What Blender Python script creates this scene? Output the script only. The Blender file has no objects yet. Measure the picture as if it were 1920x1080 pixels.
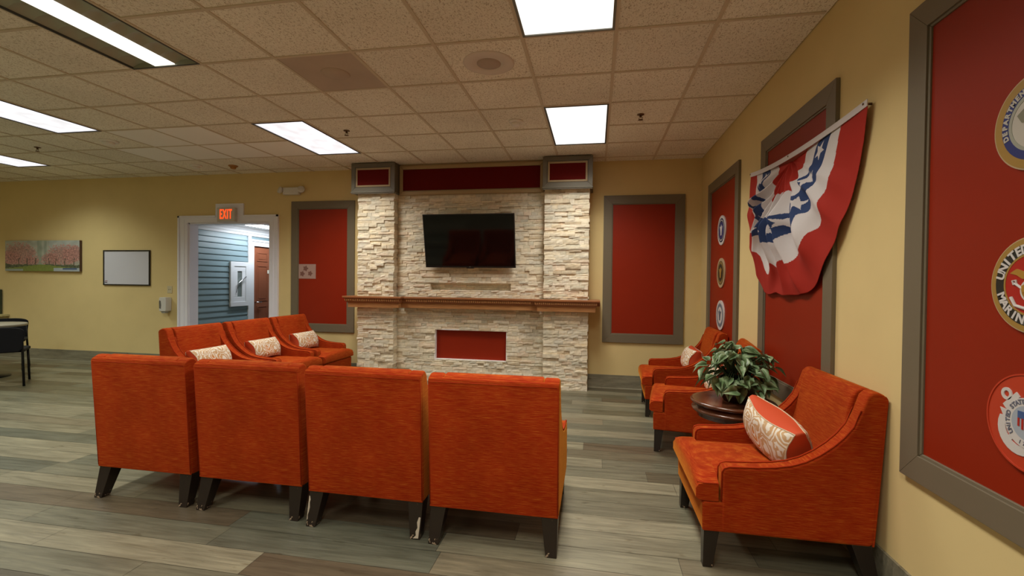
import bpy, bmesh, math, random
from math import sin, cos, pi, radians, sqrt, atan2
from mathutils import Vector, Matrix, noise

# ---------------------------------------------------------------- camera
SC = bpy.context.scene
COL = SC.collection
YAW, PITCH, ROLL, FPX = -0.177955810, -0.0131892563, 0.0117717315, 868.17
CAMZ = 1.39
def cam_axes():
    cy, sy, cp, sp, cr, sr = cos(YAW), sin(YAW), cos(PITCH), sin(PITCH), cos(ROLL), sin(ROLL)
    f = Vector((sy*cp, cy*cp, sp)); r = Vector((cy, -sy, 0)); u = r.cross(f)
    return cr*r + sr*u, -sr*r + cr*u, f
cr_, cu_, cf_ = cam_axes()
cd = bpy.data.cameras.new('camera'); cam = bpy.data.objects.new('camera', cd); COL.objects.link(cam)
m = Matrix.Identity(4)
for i in range(3):
    m[i][0], m[i][1], m[i][2] = cr_[i], cu_[i], -cf_[i]
m[2][3] = CAMZ
cam.matrix_world = m
cd.sensor_width = 36; cd.lens = FPX*36/1920; cd.clip_start = 0.05; cd.clip_end = 100
SC.camera = cam
# ---------------------------------------------------------------- world, exposure
w = bpy.data.worlds.new('world'); SC.world = w; w.use_nodes = True
w.node_tree.nodes['Background'].inputs[0].default_value = (0.5, 0.45, 0.35, 1)
w.node_tree.nodes['Background'].inputs[1].default_value = 0.02
SC.view_settings.view_transform = 'Standard'
SC.view_settings.look = 'None'
SC.view_settings.exposure = 0.0
SC.view_settings.gamma = 1.0
SC.view_settings.use_curve_mapping = False
LAMP_W = 33.0          # watts per 2x4 ceiling fixture
LAMP_COL = (1.0, 0.97, 0.88)
SPREAD = radians(135)

random.seed(7)
CEIL = 3.002
BY = 6.30            # back wall
RX = 1.334           # right wall
LX = -11.5
RY = -4.5

# ---------------------------------------------------------------- materials
def lin(c):
    return tuple(((v/255)/12.92 if v/255 <= .04045 else ((v/255+.055)/1.055)**2.4) for v in c)
def mat(name, col, rough=.6, metal=0, spec=.5, emit=None, estr=0, coat=0):
    M = bpy.data.materials.new(name); M.use_nodes = True
    b = M.node_tree.nodes['Principled BSDF']
    b.inputs['Base Color'].default_value = (*col, 1); b.inputs['Roughness'].default_value = rough
    b.inputs['Metallic'].default_value = metal; b.inputs['Specular IOR Level'].default_value = spec
    if coat: b.inputs['Coat Weight'].default_value = coat; b.inputs['Coat Roughness'].default_value = .15
    if emit: b.inputs['Emission Color'].default_value = (*emit, 1); b.inputs['Emission Strength'].default_value = estr
    return M
class NT:
    def __init__(s, M): s.t = M.node_tree; s.b = s.t.nodes['Principled BSDF']
    def n(s, typ, **kw):
        x = s.t.nodes.new(typ)
        return x
    def l(s, a, b): s.t.links.new(a, b)
    def coord(s, scale=(1, 1, 1), rot=(0, 0, 0), kind='Object'):
        tc = s.t.nodes.new('ShaderNodeTexCoord'); mp = s.t.nodes.new('ShaderNodeMapping')
        mp.inputs['Scale'].default_value = scale; mp.inputs['Rotation'].default_value = rot
        s.l(tc.outputs[kind], mp.inputs[0]); return mp.outputs[0]
    def noise(s, vec, scale=5, detail=3, rough=.5, dist=0):
        x = s.t.nodes.new('ShaderNodeTexNoise'); x.inputs['Scale'].default_value = scale
        x.inputs['Detail'].default_value = detail; x.inputs['Roughness'].default_value = rough
        x.inputs['Distortion'].default_value = dist
        if vec is not None: s.l(vec, x.inputs['Vector'])
        return x.outputs['Fac']
    def ramp(s, fac, stops):
        x = s.t.nodes.new('ShaderNodeValToRGB'); e = x.color_ramp.elements
        while len(e) < len(stops): e.new(.5)
        for i, (p, c) in enumerate(stops):
            e[i].position = p; e[i].color = (*c, 1) if len(c) == 3 else c
        s.l(fac, x.inputs[0]); return x.outputs[0]
    def mix(s, a, b, fac=.5, mode='MIX'):
        x = s.t.nodes.new('ShaderNodeMix'); x.data_type = 'RGBA'; x.blend_type = mode
        for inp, v in ((x.inputs[0], fac), (x.inputs[6], a), (x.inputs[7], b)):
            if hasattr(v, 'links'): s.l(v, inp)
            elif isinstance(v, (int, float)): inp.default_value = v
            else: inp.default_value = (*v, 1)
        return x.outputs[2]
    def bump(s, h, strength=.3, dist=.01):
        x = s.t.nodes.new('ShaderNodeBump'); x.inputs['Strength'].default_value = strength
        x.inputs['Distance'].default_value = dist
        s.l(h, x.inputs['Height']); s.l(x.outputs[0], s.b.inputs['Normal'])
    def attr(s, name):
        x = s.t.nodes.new('ShaderNodeAttribute'); x.attribute_name = name; return x.outputs['Color']
    def base(s, c): s.l(c, s.b.inputs['Base Color'])

def m_paint(name, col, rough=.6, amt=.06, bump=.08, spec=.4):
    M = mat(name, col, rough, spec=spec); t = NT(M)
    f = t.noise(t.coord(), 3, 4)
    t.base(t.mix(tuple(c*(1-amt) for c in col), tuple(min(1, c*(1+amt)) for c in col), f))
    t.bump(t.noise(t.coord(), 260, 2), bump, .001)
    return M
WALL = m_paint('wall_paint', (.72, .56, .265), .75, spec=.2)
PANELRED = m_paint('red_panel_paint', (.27, .019, .004), .42, .08, spec=.25)
HEADRED = m_paint('header_red_paint', (.12, .004, .002), .7, .05, spec=.12)
FRAME = m_paint('taupe_trim_paint', (.170, .138, .090), .42, .05)
CAPFRAME = m_paint('grey_crown_paint', (.16, .142, .105), .4, .05)
GOLDTRIM = m_paint('tan_trim_paint', (.42, .31, .17), .45, .05)
WHITE = m_paint('white_trim_paint', (.84, .83, .92), .4, .02)
HALLWHITE = m_paint('hall_white_paint', (.72, .74, .76), .5, .02)
PLASTIC = mat('white_plastic', (.66, .64, .60), .35)
CREAMPL = mat('ceiling_plastic', (.84, .80, .74), .5)
BLACK = mat('black_plastic', (.008, .008, .009), .35)
BLACKFAB = mat('black_chair_plastic', (.006, .006, .008), .7, spec=.2)
BLACKMET = mat('black_metal', (.012, .011, .011), .35, .6)
CHROME = mat('chrome', (.75, .75, .76), .18, 1)
BRASS = mat('brass_sprinkler', (.16, .09, .045), .4, .8)
GLASS = mat('glass', (.9, .95, .95), .03); GLASS.node_tree.nodes['Principled BSDF'].inputs['Transmission Weight'].default_value = .9

def m_fabric():
    M = mat('orange_chenille', (.4, .06, .01), .85, spec=.08); t = NT(M)
    f1 = t.noise(t.coord((15, 15, 380)), 1, 4, .65)
    f2 = t.noise(t.coord((5, 5, 4)), 1, 2)
    f3 = t.noise(t.coord((60, 60, 400)), 1, 2)
    c = t.ramp(f1, [(.34, (.30, .018, .003)), (.50, (.365, .033, .005)), (.68, (.49, .098, .012))])
    c = t.mix(c, t.ramp(f2, [(.3, (.80, .74, .7)), (.7, (1, 1, 1))]), 1.0, 'MULTIPLY')
    t.base(c)
    t.b.inputs['Sheen Weight'].default_value = .45; t.b.inputs['Sheen Roughness'].default_value = .4
    t.b.inputs['Sheen Tint'].default_value = (1, .42, .05, 1)
    t.bump(f3, .35, .002)
    return M
FAB = m_fabric()
def m_piping():
    M = mat('orange_piping', (.36, .034, .006), .85, spec=.1); return M
PIPE = m_piping()

def m_leg():
    M = mat('espresso_wood', (.018, .011, .008), .32); t = NT(M)
    g = t.t.nodes.new('ShaderNodeTexCoord'); sp = t.t.nodes.new('ShaderNodeSeparateXYZ'); t.l(g.outputs['Object'], sp.inputs[0])
    mp = t.t.nodes.new('ShaderNodeMapRange'); mp.inputs[1].default_value = .0; mp.inputs[2].default_value = .07
    mp.inputs[3].default_value = .62; mp.inputs[4].default_value = .30
    t.l(sp.outputs[2], mp.inputs[0])
    n = t.noise(t.coord((1, 1, 1)), 55, 3)
    lt = t.t.nodes.new('ShaderNodeMath'); lt.operation = 'LESS_THAN'
    ad = t.t.nodes.new('ShaderNodeMath'); ad.operation = 'MULTIPLY'; ad.inputs[1].default_value = .72
    t.l(mp.outputs[0], ad.inputs[0])
    t.l(n, lt.inputs[0]); t.l(ad.outputs[0], lt.inputs[1])
    t.base(t.mix((.018, .011, .008), (.30, .22, .15), lt.outputs[0]))
    return M
LEG = m_leg()
def m_pattern():
    M = mat('floral_print_fabric', (.6, .45, .3), .8); t = NT(M)
    v = t.coord((1, 1, 1))
    d = t.t.nodes.new('ShaderNodeTexNoise'); d.inputs['Scale'].default_value = 9; d.inputs['Detail'].default_value = 2; t.l(v, d.inputs['Vector'])
    mx = t.t.nodes.new('ShaderNodeMix'); mx.data_type = 'VECTOR'; mx.inputs[0].default_value = .12
    t.l(v, mx.inputs[4]); t.l(d.outputs['Color'], mx.inputs[5])
    vo = t.t.nodes.new('ShaderNodeTexVoronoi'); vo.feature = 'F1'; vo.inputs['Scale'].default_value = 11; t.l(mx.outputs[1], vo.inputs['Vector'])
    ml = t.t.nodes.new('ShaderNodeMath'); ml.operation = 'MULTIPLY'; ml.inputs[1].default_value = 30; t.l(vo.outputs['Distance'], ml.inputs[0])
    sn = t.t.nodes.new('ShaderNodeMath'); sn.operation = 'SINE'; t.l(ml.outputs[0], sn.inputs[0])
    rings = t.ramp(sn.outputs[0], [(.02, (0, 0, 0)), (.30, (1, 1, 1))])
    flower = t.noise(v, 7, 2)
    base = t.ramp(flower, [(.38, (.56, .36, .19)), (.52, (.55, .31, .13)), (.60, (.58, .22, .045))])
    t.base(t.mix(base, (.76, .70, .60), rings))
    return M
PATTERN = m_pattern()
ORANGE = mat('solid_orange_fabric', (.56, .06, .010), .75)
CREAM = mat('cream_piping', (.6, .45, .3), .8)
def m_wood(name, c1, c2, rough=.35, axis=(2, 40, 40), coat=0):
    M = mat(name, c1, rough, coat=coat); t = NT(M)
    f = t.noise(t.coord(axis), 1.5, 5, .6, .6)
    t.base(t.ramp(f, [(.3, c1), (.7, c2)])); t.bump(f, .08, .002)
    return M
OAK = m_wood('oak_fascia', (.36, .15, .050), (.56, .28, .115), .35, (3, 40, 40))
OAKTOP = m_wood('oak_crown', (.26, .090, .034), (.40, .16, .06))
MAHOG = m_wood('mahogany', (.070, .022, .010), (.135, .046, .020), .22, (6, 6, 20), .4)
DOORRED = m_wood('brown_door', (.24, .075, .035), (.27, .09, .045), .4, (2, 2, 2))
SIDING = m_paint('blue_vinyl', (.20, .285, .315), .4, .04)

def m_stone():
    M = mat('ledger_stone', (.5, .45, .36), .8); t = NT(M)
    v = t.coord((1, 1, 1))
    n1 = t.noise(v, 28, 5, .65); n2 = t.noise(v, 6, 3)
    c = t.mix(t.attr('tone'), t.ramp(n1, [(.3, (.84, .82, .79)), (.7, (1.08, 1.07, 1.06))]), 1.0, 'MULTIPLY')
    c = t.mix(c, t.ramp(n2, [(.35, (.93, .94, .94)), (.7, (1.05, 1.02, .96))]), 1.0, 'MULTIPLY')
    t.base(c); t.bump(n1, .4, .008)
    return M
STONE = m_stone()
def m_floor(name='plank_floor', attr=True):
    M = mat(name, (.2, .18, .13), .36, spec=.45); t = NT(M)
    v = t.coord((1, 1, 1))
    g = t.noise(t.coord((2.2, 34, 20)), 1.6, 6, .65, .5)
    g2 = t.noise(t.coord((1.1, 9, 6)), 1.4, 4, .6, .8)
    k = t.noise(t.coord((5, 16, 10)), 1.6, 2)
    tone = t.attr('tone') if attr else (.225, .205, .145)
    c = t.mix(tone, t.ramp(g, [(.32, (.72, .71, .69)), (.68, (1.22, 1.21, 1.2))]), 1.0, 'MULTIPLY')
    c = t.mix(c, t.ramp(g2, [(.3, (.74, .73, .70)), (.5, (1, 1, 1)), (.72, (1.22, 1.2, 1.16))]), 1.0, 'MULTIPLY')
    c = t.mix(c, t.ramp(k, [(.66, (1, 1, 1)), (.76, (.62, .58, .52))]), 1.0, 'MULTIPLY')
    t.base(c)
    rr = t.t.nodes.new('ShaderNodeMapRange'); rr.inputs[3].default_value = .26; rr.inputs[4].default_value = .46
    t.l(g2, rr.inputs[0]); t.l(rr.outputs[0], t.b.inputs['Roughness'])
    t.bump(g, .10, .003)
    return M
FLOOR = m_floor(); BASEB = m_floor('baseboard_plank', False)
def m_tile():
    M = mat('acoustic_tile', (.55, .45, .33), .9, spec=.1); t = NT(M)
    v = t.coord((1, 1, 1))
    n = t.noise(t.coord((1, .55, 1)), 105, 2, .5, 1.2)
    n2 = t.noise(v, 1.3, 2)
    fis = t.ramp(n, [(.36, (.60, .55, .48)), (.46, (1, 1, 1))])
    c = t.mix(t.attr('tone'), fis, 1.0, 'MULTIPLY')
    c = t.mix(c, t.ramp(n2, [(.3, (.92, .91, .9)), (.7, (1.05, 1.05, 1.05))]), 1.0, 'MULTIPLY')
    t.base(c); t.bump(n, .4, .004)
    return M
TILE = m_tile()
TBAR = mat('ceiling_grid', (.62, .53, .39), .6)
SMOOTHTILE = mat('smooth_tile', (.93, .91, .86), .8)
VENT = m_paint('brown_return', (.50, .40, .31), .7, .2)
DIFF = mat('lamp_diffuser', (.8, .8, .78), .5, emit=(1, .985, .93), estr=1.35)
DIFFC = mat('cool_lamp_diffuser', (.8, .8, .8), .5, emit=(.93, .94, 1), estr=1.15)
def m_cells(M):
    t = NT(M); f = t.noise(t.coord((7, 5, 1)), 1, 1)
    mr = t.t.nodes.new('ShaderNodeMapRange'); mr.inputs[1].default_value = .3; mr.inputs[2].default_value = .7
    mr.inputs[3].default_value = .80; mr.inputs[4].default_value = 1.12
    t.l(f, mr.inputs[0]); t.l(mr.outputs[0], t.b.inputs['Emission Strength'])
m_cells(DIFFC)
LOUVER = mat('louver_metal', (.36, .37, .27), .5, .35)
LFRAME = mat('fixture_frame', (.05, .048, .04), .5)
LFRAME2 = mat('grey_fixture_frame', (.16, .16, .13), .45)

# ---------------------------------------------------------------- mesh helpers
def mesh_obj(name, bm, mats, parent=None, smooth=True, bevel=None, segs=2, angle=30, loc=None, rot=None, keep=False):
    me = bpy.data.meshes.new(name)
    if not keep: bmesh.ops.recalc_face_normals(bm, faces=bm.faces[:])
    bm.to_mesh(me); bm.free()
    o = bpy.data.objects.new(name, me); COL.objects.link(o)
    if not isinstance(mats, (list, tuple)): mats = [mats]
    for x in mats: me.materials.append(x)
    if smooth or bevel: me.shade_smooth()
    else: me.shade_flat()
    if bevel:
        b = o.modifiers.new('bevel', 'BEVEL'); b.width = bevel; b.segments = segs; b.limit_method = 'ANGLE'
        b.angle_limit = radians(angle); b.harden_normals = True
    if parent: o.parent = parent
    if loc: o.location = loc
    if rot: o.rotation_euler = rot
    return o
def flat(o):
    o.data.shade_flat(); return o
def tag(o, label, cat, group=None, kind=None):
    if label: o['label'] = label
    if cat: o['category'] = cat
    if group: o['group'] = group
    if kind: o['kind'] = kind
    return o
def thing(name, label, cat, loc=(0, 0, 0), rz=0, group=None):
    o = bpy.data.objects.new(name, None); COL.objects.link(o)
    o.location = loc; o.rotation_euler = (0, 0, rz); o.empty_display_size = .1
    return tag(o, label, cat, group)
def box(bm, x0, x1, y0, y1, z0, z1, mi=0):
    vs = [bm.verts.new(p) for p in ((x0, y0, z0), (x1, y0, z0), (x1, y1, z0), (x0, y1, z0), (x0, y0, z1), (x1, y0, z1), (x1, y1, z1), (x0, y1, z1))]
    fs = []
    for q in ((3, 2, 1, 0), (4, 5, 6, 7), (0, 1, 5, 4), (1, 2, 6, 5), (2, 3, 7, 6), (3, 0, 4, 7)):
        f = bm.faces.new([vs[i] for i in q]); f.material_index = mi; fs.append(f)
    return vs, fs
def B(*a, mi=0):
    bm = bmesh.new(); box(bm, *a, mi=mi); return bm
def prism(bm, pts, a0, a1, axis='x', mi=0):
    """closed 2D outline pts extruded along axis. x: pts=(y,z); y: pts=(x,z); z: pts=(x,y)"""
    def P(p, a):
        return {'x': (a, p[0], p[1]), 'y': (p[0], a, p[1]), 'z': (p[0], p[1], a)}[axis]
    A = [bm.verts.new(P(p, a0)) for p in pts]; Bv = [bm.verts.new(P(p, a1)) for p in pts]
    n = len(pts)
    f = bm.faces.new(A[::-1]); f.material_index = mi
    f = bm.faces.new(Bv); f.material_index = mi
    for i in range(n):
        f = bm.faces.new([A[i], A[(i+1) % n], Bv[(i+1) % n], Bv[i]]); f.material_index = mi
    return bm
def tube(bm, pts, r, n=8, mi=0, close=False):
    pts = [Vector(p) for p in pts]; rings = []
    N = len(pts)
    for i, p in enumerate(pts):
        if close: d = (pts[(i+1) % N] - pts[i-1]).normalized()
        else: d = (pts[min(i+1, N-1)] - pts[max(i-1, 0)]).normalized()
        up = Vector((0, 0, 1)) if abs(d.z) < .9 else Vector((1, 0, 0))
        a = d.cross(up).normalized(); b = d.cross(a)
        rr = r[i] if isinstance(r, (list, tuple)) else r
        rings.append([bm.verts.new(p + rr*(cos(2*pi*k/n)*a + sin(2*pi*k/n)*b)) for k in range(n)])
    for i in range(N if close else N-1):
        R0, R1 = rings[i], rings[(i+1) % N]
        for k in range(n):
            f = bm.faces.new([R0[k], R0[(k+1) % n], R1[(k+1) % n], R1[k]]); f.material_index = mi
    if not close:
        for R, s in ((rings[0], 1), (rings[-1], -1)):
            f = bm.faces.new(R[::s]); f.material_index = mi
def lathe(bm, prof, c=(0, 0, 0), n=32, mi=0):
    rings = []
    for r, z in prof:
        rings.append([bm.verts.new((c[0]+max(r, 1e-4)*cos(2*pi*k/n), c[1]+max(r, 1e-4)*sin(2*pi*k/n), c[2]+z)) for k in range(n)])
    for a, b in zip(rings, rings[1:]):
        for k in range(n):
            f = bm.faces.new([a[k], a[(k+1) % n], b[(k+1) % n], b[k]]); f.material_index = mi
    bm.faces.new(rings[0][::-1]).material_index = mi; bm.faces.new(rings[-1]).material_index = mi
def struct(name, bm, m_, **k):
    k.setdefault('smooth', False)
    o = mesh_obj(name, bm, m_, **k); o['kind'] = 'structure'; return o
def dup(root, loc, rz, label=None, group=None):
    r = root.copy(); COL.objects.link(r); r.location = loc; r.rotation_euler = (root.rotation_euler[0], root.rotation_euler[1], rz)
    if label: r['label'] = label
    if group: r['group'] = group
    for ch in list(root.children):
        c = ch.copy(); COL.objects.link(c); c.parent = r
        for g in ch.children:
            d = g.copy(); COL.objects.link(d); d.parent = c
    return r
def frame_bm(x0, x1, z0, z1, w, y0, y1, bm=None, mi=0):
    """picture-frame in XZ, mitred, front toward -y (y0<y1)"""
    bm = bm or bmesh.new()
    o = [(x0, z0), (x1, z0), (x1, z1), (x0, z1)]; i = [(x0+w, z0+w), (x1-w, z0+w), (x1-w, z1-w), (x0+w, z1-w)]
    for k in range(4):
        a, b = o[k], o[(k+1) % 4]; c, d = i[(k+1) % 4], i[k]
        prism(bm, [a, b, c, d], y0, y1, 'y', mi)
    return bm

# ---------------------------------------------------------------- ceiling grid cells
GX0, GY0, T = -1.111, 3.04, .61
def cx(k): return GX0 + T*k
def cyy(j): return GY0 + T*j
# fixtures: (k, j, kind): occupies cell k, rows j and j+1
FIX = [(1, -2, 'flat'), (1, 2, 'flat'), (-4, 2, 'cool'), (-4, -2, 'louver'), (-8, 0, 'cool'), (-12, 2, 'cool'),
       (1, -6, 'flat'), (-4, -6, 'flat'), (-8, -4, 'flat'), (-12, -2, 'flat'), (-8, -8, 'flat'), (-12, -6, 'flat'),
       (1, -10, 'flat'), (-4, -10, 'flat'), (-16, 0, 'cool'), (-16, -5, 'flat')]
used = set()
for k, j, _ in FIX: used |= {(k, j), (k, j+1)}
VENTC = (-2, 0)
SMOOTHC = [(-7, 2), (-6, 2), (-8, 3), (-7, 3), (-6, 3), (-5, 3)]
for c in [VENTC]+SMOOTHC: used.add(c)

def build_ceiling():
    bm = bmesh.new(); cl = bm.loops.layers.float_color.new('tone')
    zt = CEIL+.006
    ks = range(-18, 5); js = range(-13, 6)
    rnd = random.Random(3)
    for k in ks:
        for j in js:
            if (k, j) in used: continue
            x0, x1, y0, y1 = max(cx(k), LX), min(cx(k+1), RX), max(cyy(j), RY), min(cyy(j+1), BY)
            if x1-x0 < .01 or y1-y0 < .01: continue
            vs = [bm.verts.new(p) for p in ((x0, y0, zt), (x0, y1, zt), (x1, y1, zt), (x1, y0, zt))]
            f = bm.faces.new(vs); s = .95+.08*rnd.random()
            for l in f.loops: l[cl] = (.90*s, .86*s, .74*s, 1)
    bm.faces.ensure_lookup_table()
    for k in range(-18, 5):
        x = cx(k)
        if LX < x < RX-.02:
            vs, fs = box(bm, x-.012, x+.012, RY, BY, CEIL, CEIL+.02, 1)
            for f in fs:
                for l in f.loops: l[cl] = (1, 1, 1, 1)
    for j in range(-13, 6):
        y = cyy(j)
        if not (RY < y < BY-.02): continue
        for k in range(-18, 5):
            # skip bars that would cross the middle of a 2x4 fixture
            if any(k == kk and j == jj+1 for kk, jj, _ in FIX): continue
            a, b = max(cx(k)+.012, LX), min(cx(k+1)-.012, RX)
            if b-a < .01: continue
            vs, fs = box(bm, a, b, y-.012, y+.012, CEIL, CEIL+.02, 1)
            for f in fs:
                for l in f.loops: l[cl] = (1, 1, 1, 1)
    # roof slab above to close the plenum
    vs, fs = box(bm, LX, RX, RY, BY, CEIL+.25, CEIL+.30, 1)
    o = struct('ceiling', bm, [TILE, TBAR], keep=True)
    return o

# ================================================================ STRUCTURE
build_ceiling()

def build_floor():
    bm = bmesh.new(); cl = bm.loops.layers.float_color.new('tone')
    rnd = random.Random(11); W = .18; L = 1.22; g = .0012
    tones = [(.110, .104, .072), (.150, .144, .105), (.200, .190, .142), (.090, .080, .055), (.125, .126, .096), (.165, .148, .108), (.100, .106, .084), (.098, .080, .056), (.135, .132, .098), (.180, .170, .126), (.105, .094, .066)]
    x0f, x1f, y0f, y1f = LX, RX, RY, BY
    j0 = int((RY-2.98)/W)-1; j1 = int((12-2.98)/W)+1
    for j in range(j0, j1):
        y0, y1 = 2.98+W*j, 2.98+W*(j+1)
        off = rnd.random()*L
        inroom = y0 < BY+.12
        xa, xb = (LX, RX) if inroom else (-6.60, -4.1)
        if y0 < RY: y0 = RY
        if y1 > 12: y1 = 12
        if y1-y0 < .01: continue
        x = LX-off
        while x < xb:
            a, b = max(x, xa), min(x+L, xb)
            t = rnd.choice(tones); s = 1.0+.16*rnd.random()
            # planks whose tone reads clearly
            mid = (a+b)/2
            if j in (-2,) and .2 < mid < 2: t = (.235, .222, .165)
            if j in (1,) and mid > -.2: t = (.215, .203, .15)
            if y0 > 6.05 and y0 < 6.3: t = (.30, .285, .225); s = 1
            if b-a > .02:
                vs = [bm.verts.new(p) for p in ((a+g, y0+g, 0), (b-g, y0+g, 0), (b-g, y1-g, 0), (a+g, y1-g, 0))]
                f = bm.faces.new(vs)
                for l in f.loops: l[cl] = (t[0]*s*1.0, t[1]*s*.97, t[2]*s*.88, 1)
            x += L
    for bx in ((LX, RX, RY, BY+.12), (-6.65, -4.1, BY+.12, 12)):
        vs, fs = box(bm, bx[0], bx[1], bx[2], bx[3], -.08, -.0015)
        for f in fs:
            for l in f.loops: l[cl] = (.05, .045, .035, 1)
    struct('floor', bm, FLOOR, keep=True)
build_floor()

# doorway opening
DX0, DX1, DZ = -6.33, -4.885, 2.26
bm = bmesh.new(); WT = .15
box(bm, LX, DX0, BY, BY+WT, 0, CEIL+.25); box(bm, DX1, RX+.12, BY, BY+WT, 0, CEIL+.25); box(bm, DX0, DX1, BY, BY+WT, DZ, CEIL+.25)
struct('wall_back', bm, WALL)
struct('wall_right', B(RX, RX+.12, RY, BY, 0, CEIL+.25), WALL)
struct('wall_left', B(LX-.12, LX, RY, BY+WT, 0, CEIL+.25), WALL)
struct('wall_front', B(LX-.12, RX+.12, RY-.12, RY, 0, CEIL+.25), WALL)

# baseboards
bm = bmesh.new()
for a, b in ((LX, -6.51), (-4.725, -3.27), (-.10, RX)):
    box(bm, a, b, BY-.012, BY, 0, .167)
struct('baseboard_back', bm, BASEB)
struct('baseboard_right', B(RX-.012, RX, RY, BY-.012, 0, .167), BASEB)

# door casing with the raised step round the exit sign
bm = bmesh.new(); cy0, cy1 = BY-.022, BY
prism(bm, [(-6.505, 0), (DX0, 0), (DX0, DZ), (DX1, DZ), (DX1, 0), (-4.735, 0), (-4.735, 2.368), (-5.335, 2.368), (-5.335, 2.548), (-5.825, 2.548), (-5.825, 2.368), (-6.505, 2.368)], cy0, cy1, 'y')
# back band
for a, b in ((-6.505, -6.475), (-4.765, -4.735)): box(bm, a, b, cy0-.012, cy0, 0, 2.368)
for a, b in ((-6.505, -5.825), (-5.335, -4.735)): box(bm, a, b, cy0-.012, cy0, 2.338, 2.368)
box(bm, -6.40, -6.385, cy0-.005, cy0, 0, 2.30); box(bm, -4.83, -4.815, cy0-.005, cy0, 0, 2.30)
# jamb
box(bm, DX0-.0, DX0+.02, BY, BY+WT+.01, 0, DZ); box(bm, DX1-.02, DX1, BY, BY+WT+.01, 0, DZ); box(bm, DX0, DX1, BY, BY+WT+.01, DZ-.02, DZ)
struct('trim_1', bm, WHITE)

# ---------------------------------------------------------------- hallway beyond
HX0, HX1, HY0, HY1, HC = -6.60, -4.15, BY+WT, 12.0, 2.42
def siding(bm, y0, y1, z0, z1, x, pitch=.101):
    z = z0
    while z < z1-.005:
        zt = min(z+pitch, z1)
        prism(bm, [(x-.005, z), (x+.016, z), (x+.017, z+.012), (x+.003, zt), (x-.005, zt)], y0, y1, 'y')
        z += pitch
DY0, DY1 = 8.03, 8.93
bm = bmesh.new()
box(bm, HX0-.12, HX0-.005, HY0, DY0, 0, HC); box(bm, HX0-.12, HX0-.005, DY1, HY1, 0, HC); box(bm, HX0-.12, HX0-.005, DY0, DY1, 2.036, HC)
siding(bm, HY0, 7.87, .1, 2.222, HX0); siding(bm, 9.04, HY1, .1, 2.222, HX0)
struct('wall_hall_left', bm, SIDING)
struct('wall_hall_right', B(HX1, HX1+.12, HY0, HY1, 0, HC), HALLWHITE)
struct('wall_hall_end', B(HX0-.12, HX1+.12, HY1, HY1+.12, 0, HC), HALLWHITE)
struct('ceiling_hall', B(HX0-.12, HX1+.12, HY0, HY1+.12, HC, HC+.1), HALLWHITE)
bm = bmesh.new()
for i, (dz, dx) in enumerate(((0, .02), (.05, .035), (.10, .05), (.15, .075))):
    box(bm, HX0-.005, HX0+dx, HY0, HY1, 2.22+dz, 2.22+dz+.05)
struct('trim_2', bm, HALLWHITE)
bm = bmesh.new()
box(bm, HX0-.004, HX0+.03, 7.87, 7.95, 0, 2.22)           # corner post
box(bm, HX0-.004, HX0+.024, 7.95, DY0, 0, 2.036)         # casing left
box(bm, HX0-.004, HX0+.024, DY1, DY1+.09, 0, 2.036)
box(bm, HX0-.004, HX0+.024, 7.95, DY1+.09, 2.036, 2.125)
box(bm, HX0-.004, HX0+.04, 7.95, DY1+.09, 2.125, 2.16)
struct('trim_3', bm, HALLWHITE)
struct('baseboard_hall', B(HX0-.004, HX0+.02, HY0, 7.87, 0, .1), HALLWHITE)
# six panel door, face toward +x
bm = bmesh.new(); fx = HX0-.012
box(bm, fx-.04, fx, DY0+.002, DY1-.002, .005, 2.034)
dw = DY1-DY0
for a, b in ((.13, .45), (.55, .87)):
    for z0, z1 in ((.2, .85), (.95, 1.66), (1.74, 1.92)):
        ya, yb = DY0+a*dw, DY0+b*dw
        # moulded field: groove frame + raised panel
        for k in range(4):
            o = [(ya, z0), (yb, z0), (yb, z1), (ya, z1)]; w_ = .022
            i_ = [(ya+w_, z0+w_), (yb-w_, z0+w_), (yb-w_, z1-w_), (ya+w_, z1-w_)]
            prism(bm, [o[k], o[(k+1) % 4], i_[(k+1) % 4], i_[k]], fx, fx+.008, 'x')
        prism(bm, [(ya+.045, z0+.045), (yb-.045, z0+.045), (yb-.045, z1-.045), (ya+.045, z1-.045)], fx, fx+.006, 'x')
dr = struct('door_1', bm, DOORRED)
bm = bmesh.new()
tube(bm, [(fx, DY0+.07, .93), (fx+.055, DY0+.07, .93), (fx+.06, DY0+.18, .93)], .012)
lathe(bm, [(.028, 0), (.028, .006)], (0, 0, 0), 16)
h = mesh_obj('door_handle', bm, CHROME, dr)
mesh_obj('number_sign', B(fx+.0, fx+.006, DY0+.40, DY0+.53, 1.50, 1.57), mat('sign_cream', (.75, .72, .6), .5), dr, smooth=False)

def text_bm(body, size, depth=.002, font_offset=0.0, space=1.0):
    cu = bpy.data.curves.new('t', 'FONT'); cu.body = body; cu.size = size; cu.extrude = depth/2
    cu.align_x = 'CENTER'; cu.align_y = 'CENTER'; cu.resolution_u = 4; cu.offset = font_offset; cu.space_character = space
    ob = bpy.data.objects.new('t', cu); COL.objects.link(ob)
    dg = bpy.context.evaluated_depsgraph_get()
    me = bpy.data.meshes.new_from_object(ob.evaluated_get(dg))
    bm = bmesh.new(); bm.from_mesh(me)
    bpy.data.objects.remove(ob); bpy.data.curves.remove(cu); bpy.data.meshes.remove(me)
    return bm
def add_bm(dst, src, M=None):
    me = bpy.data.meshes.new('tmp')
    if M is not None: bmesh.ops.transform(src, matrix=M, verts=src.verts)
    src.to_mesh(me); src.free(); dst.from_mesh(me); bpy.data.meshes.remove(me)

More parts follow.
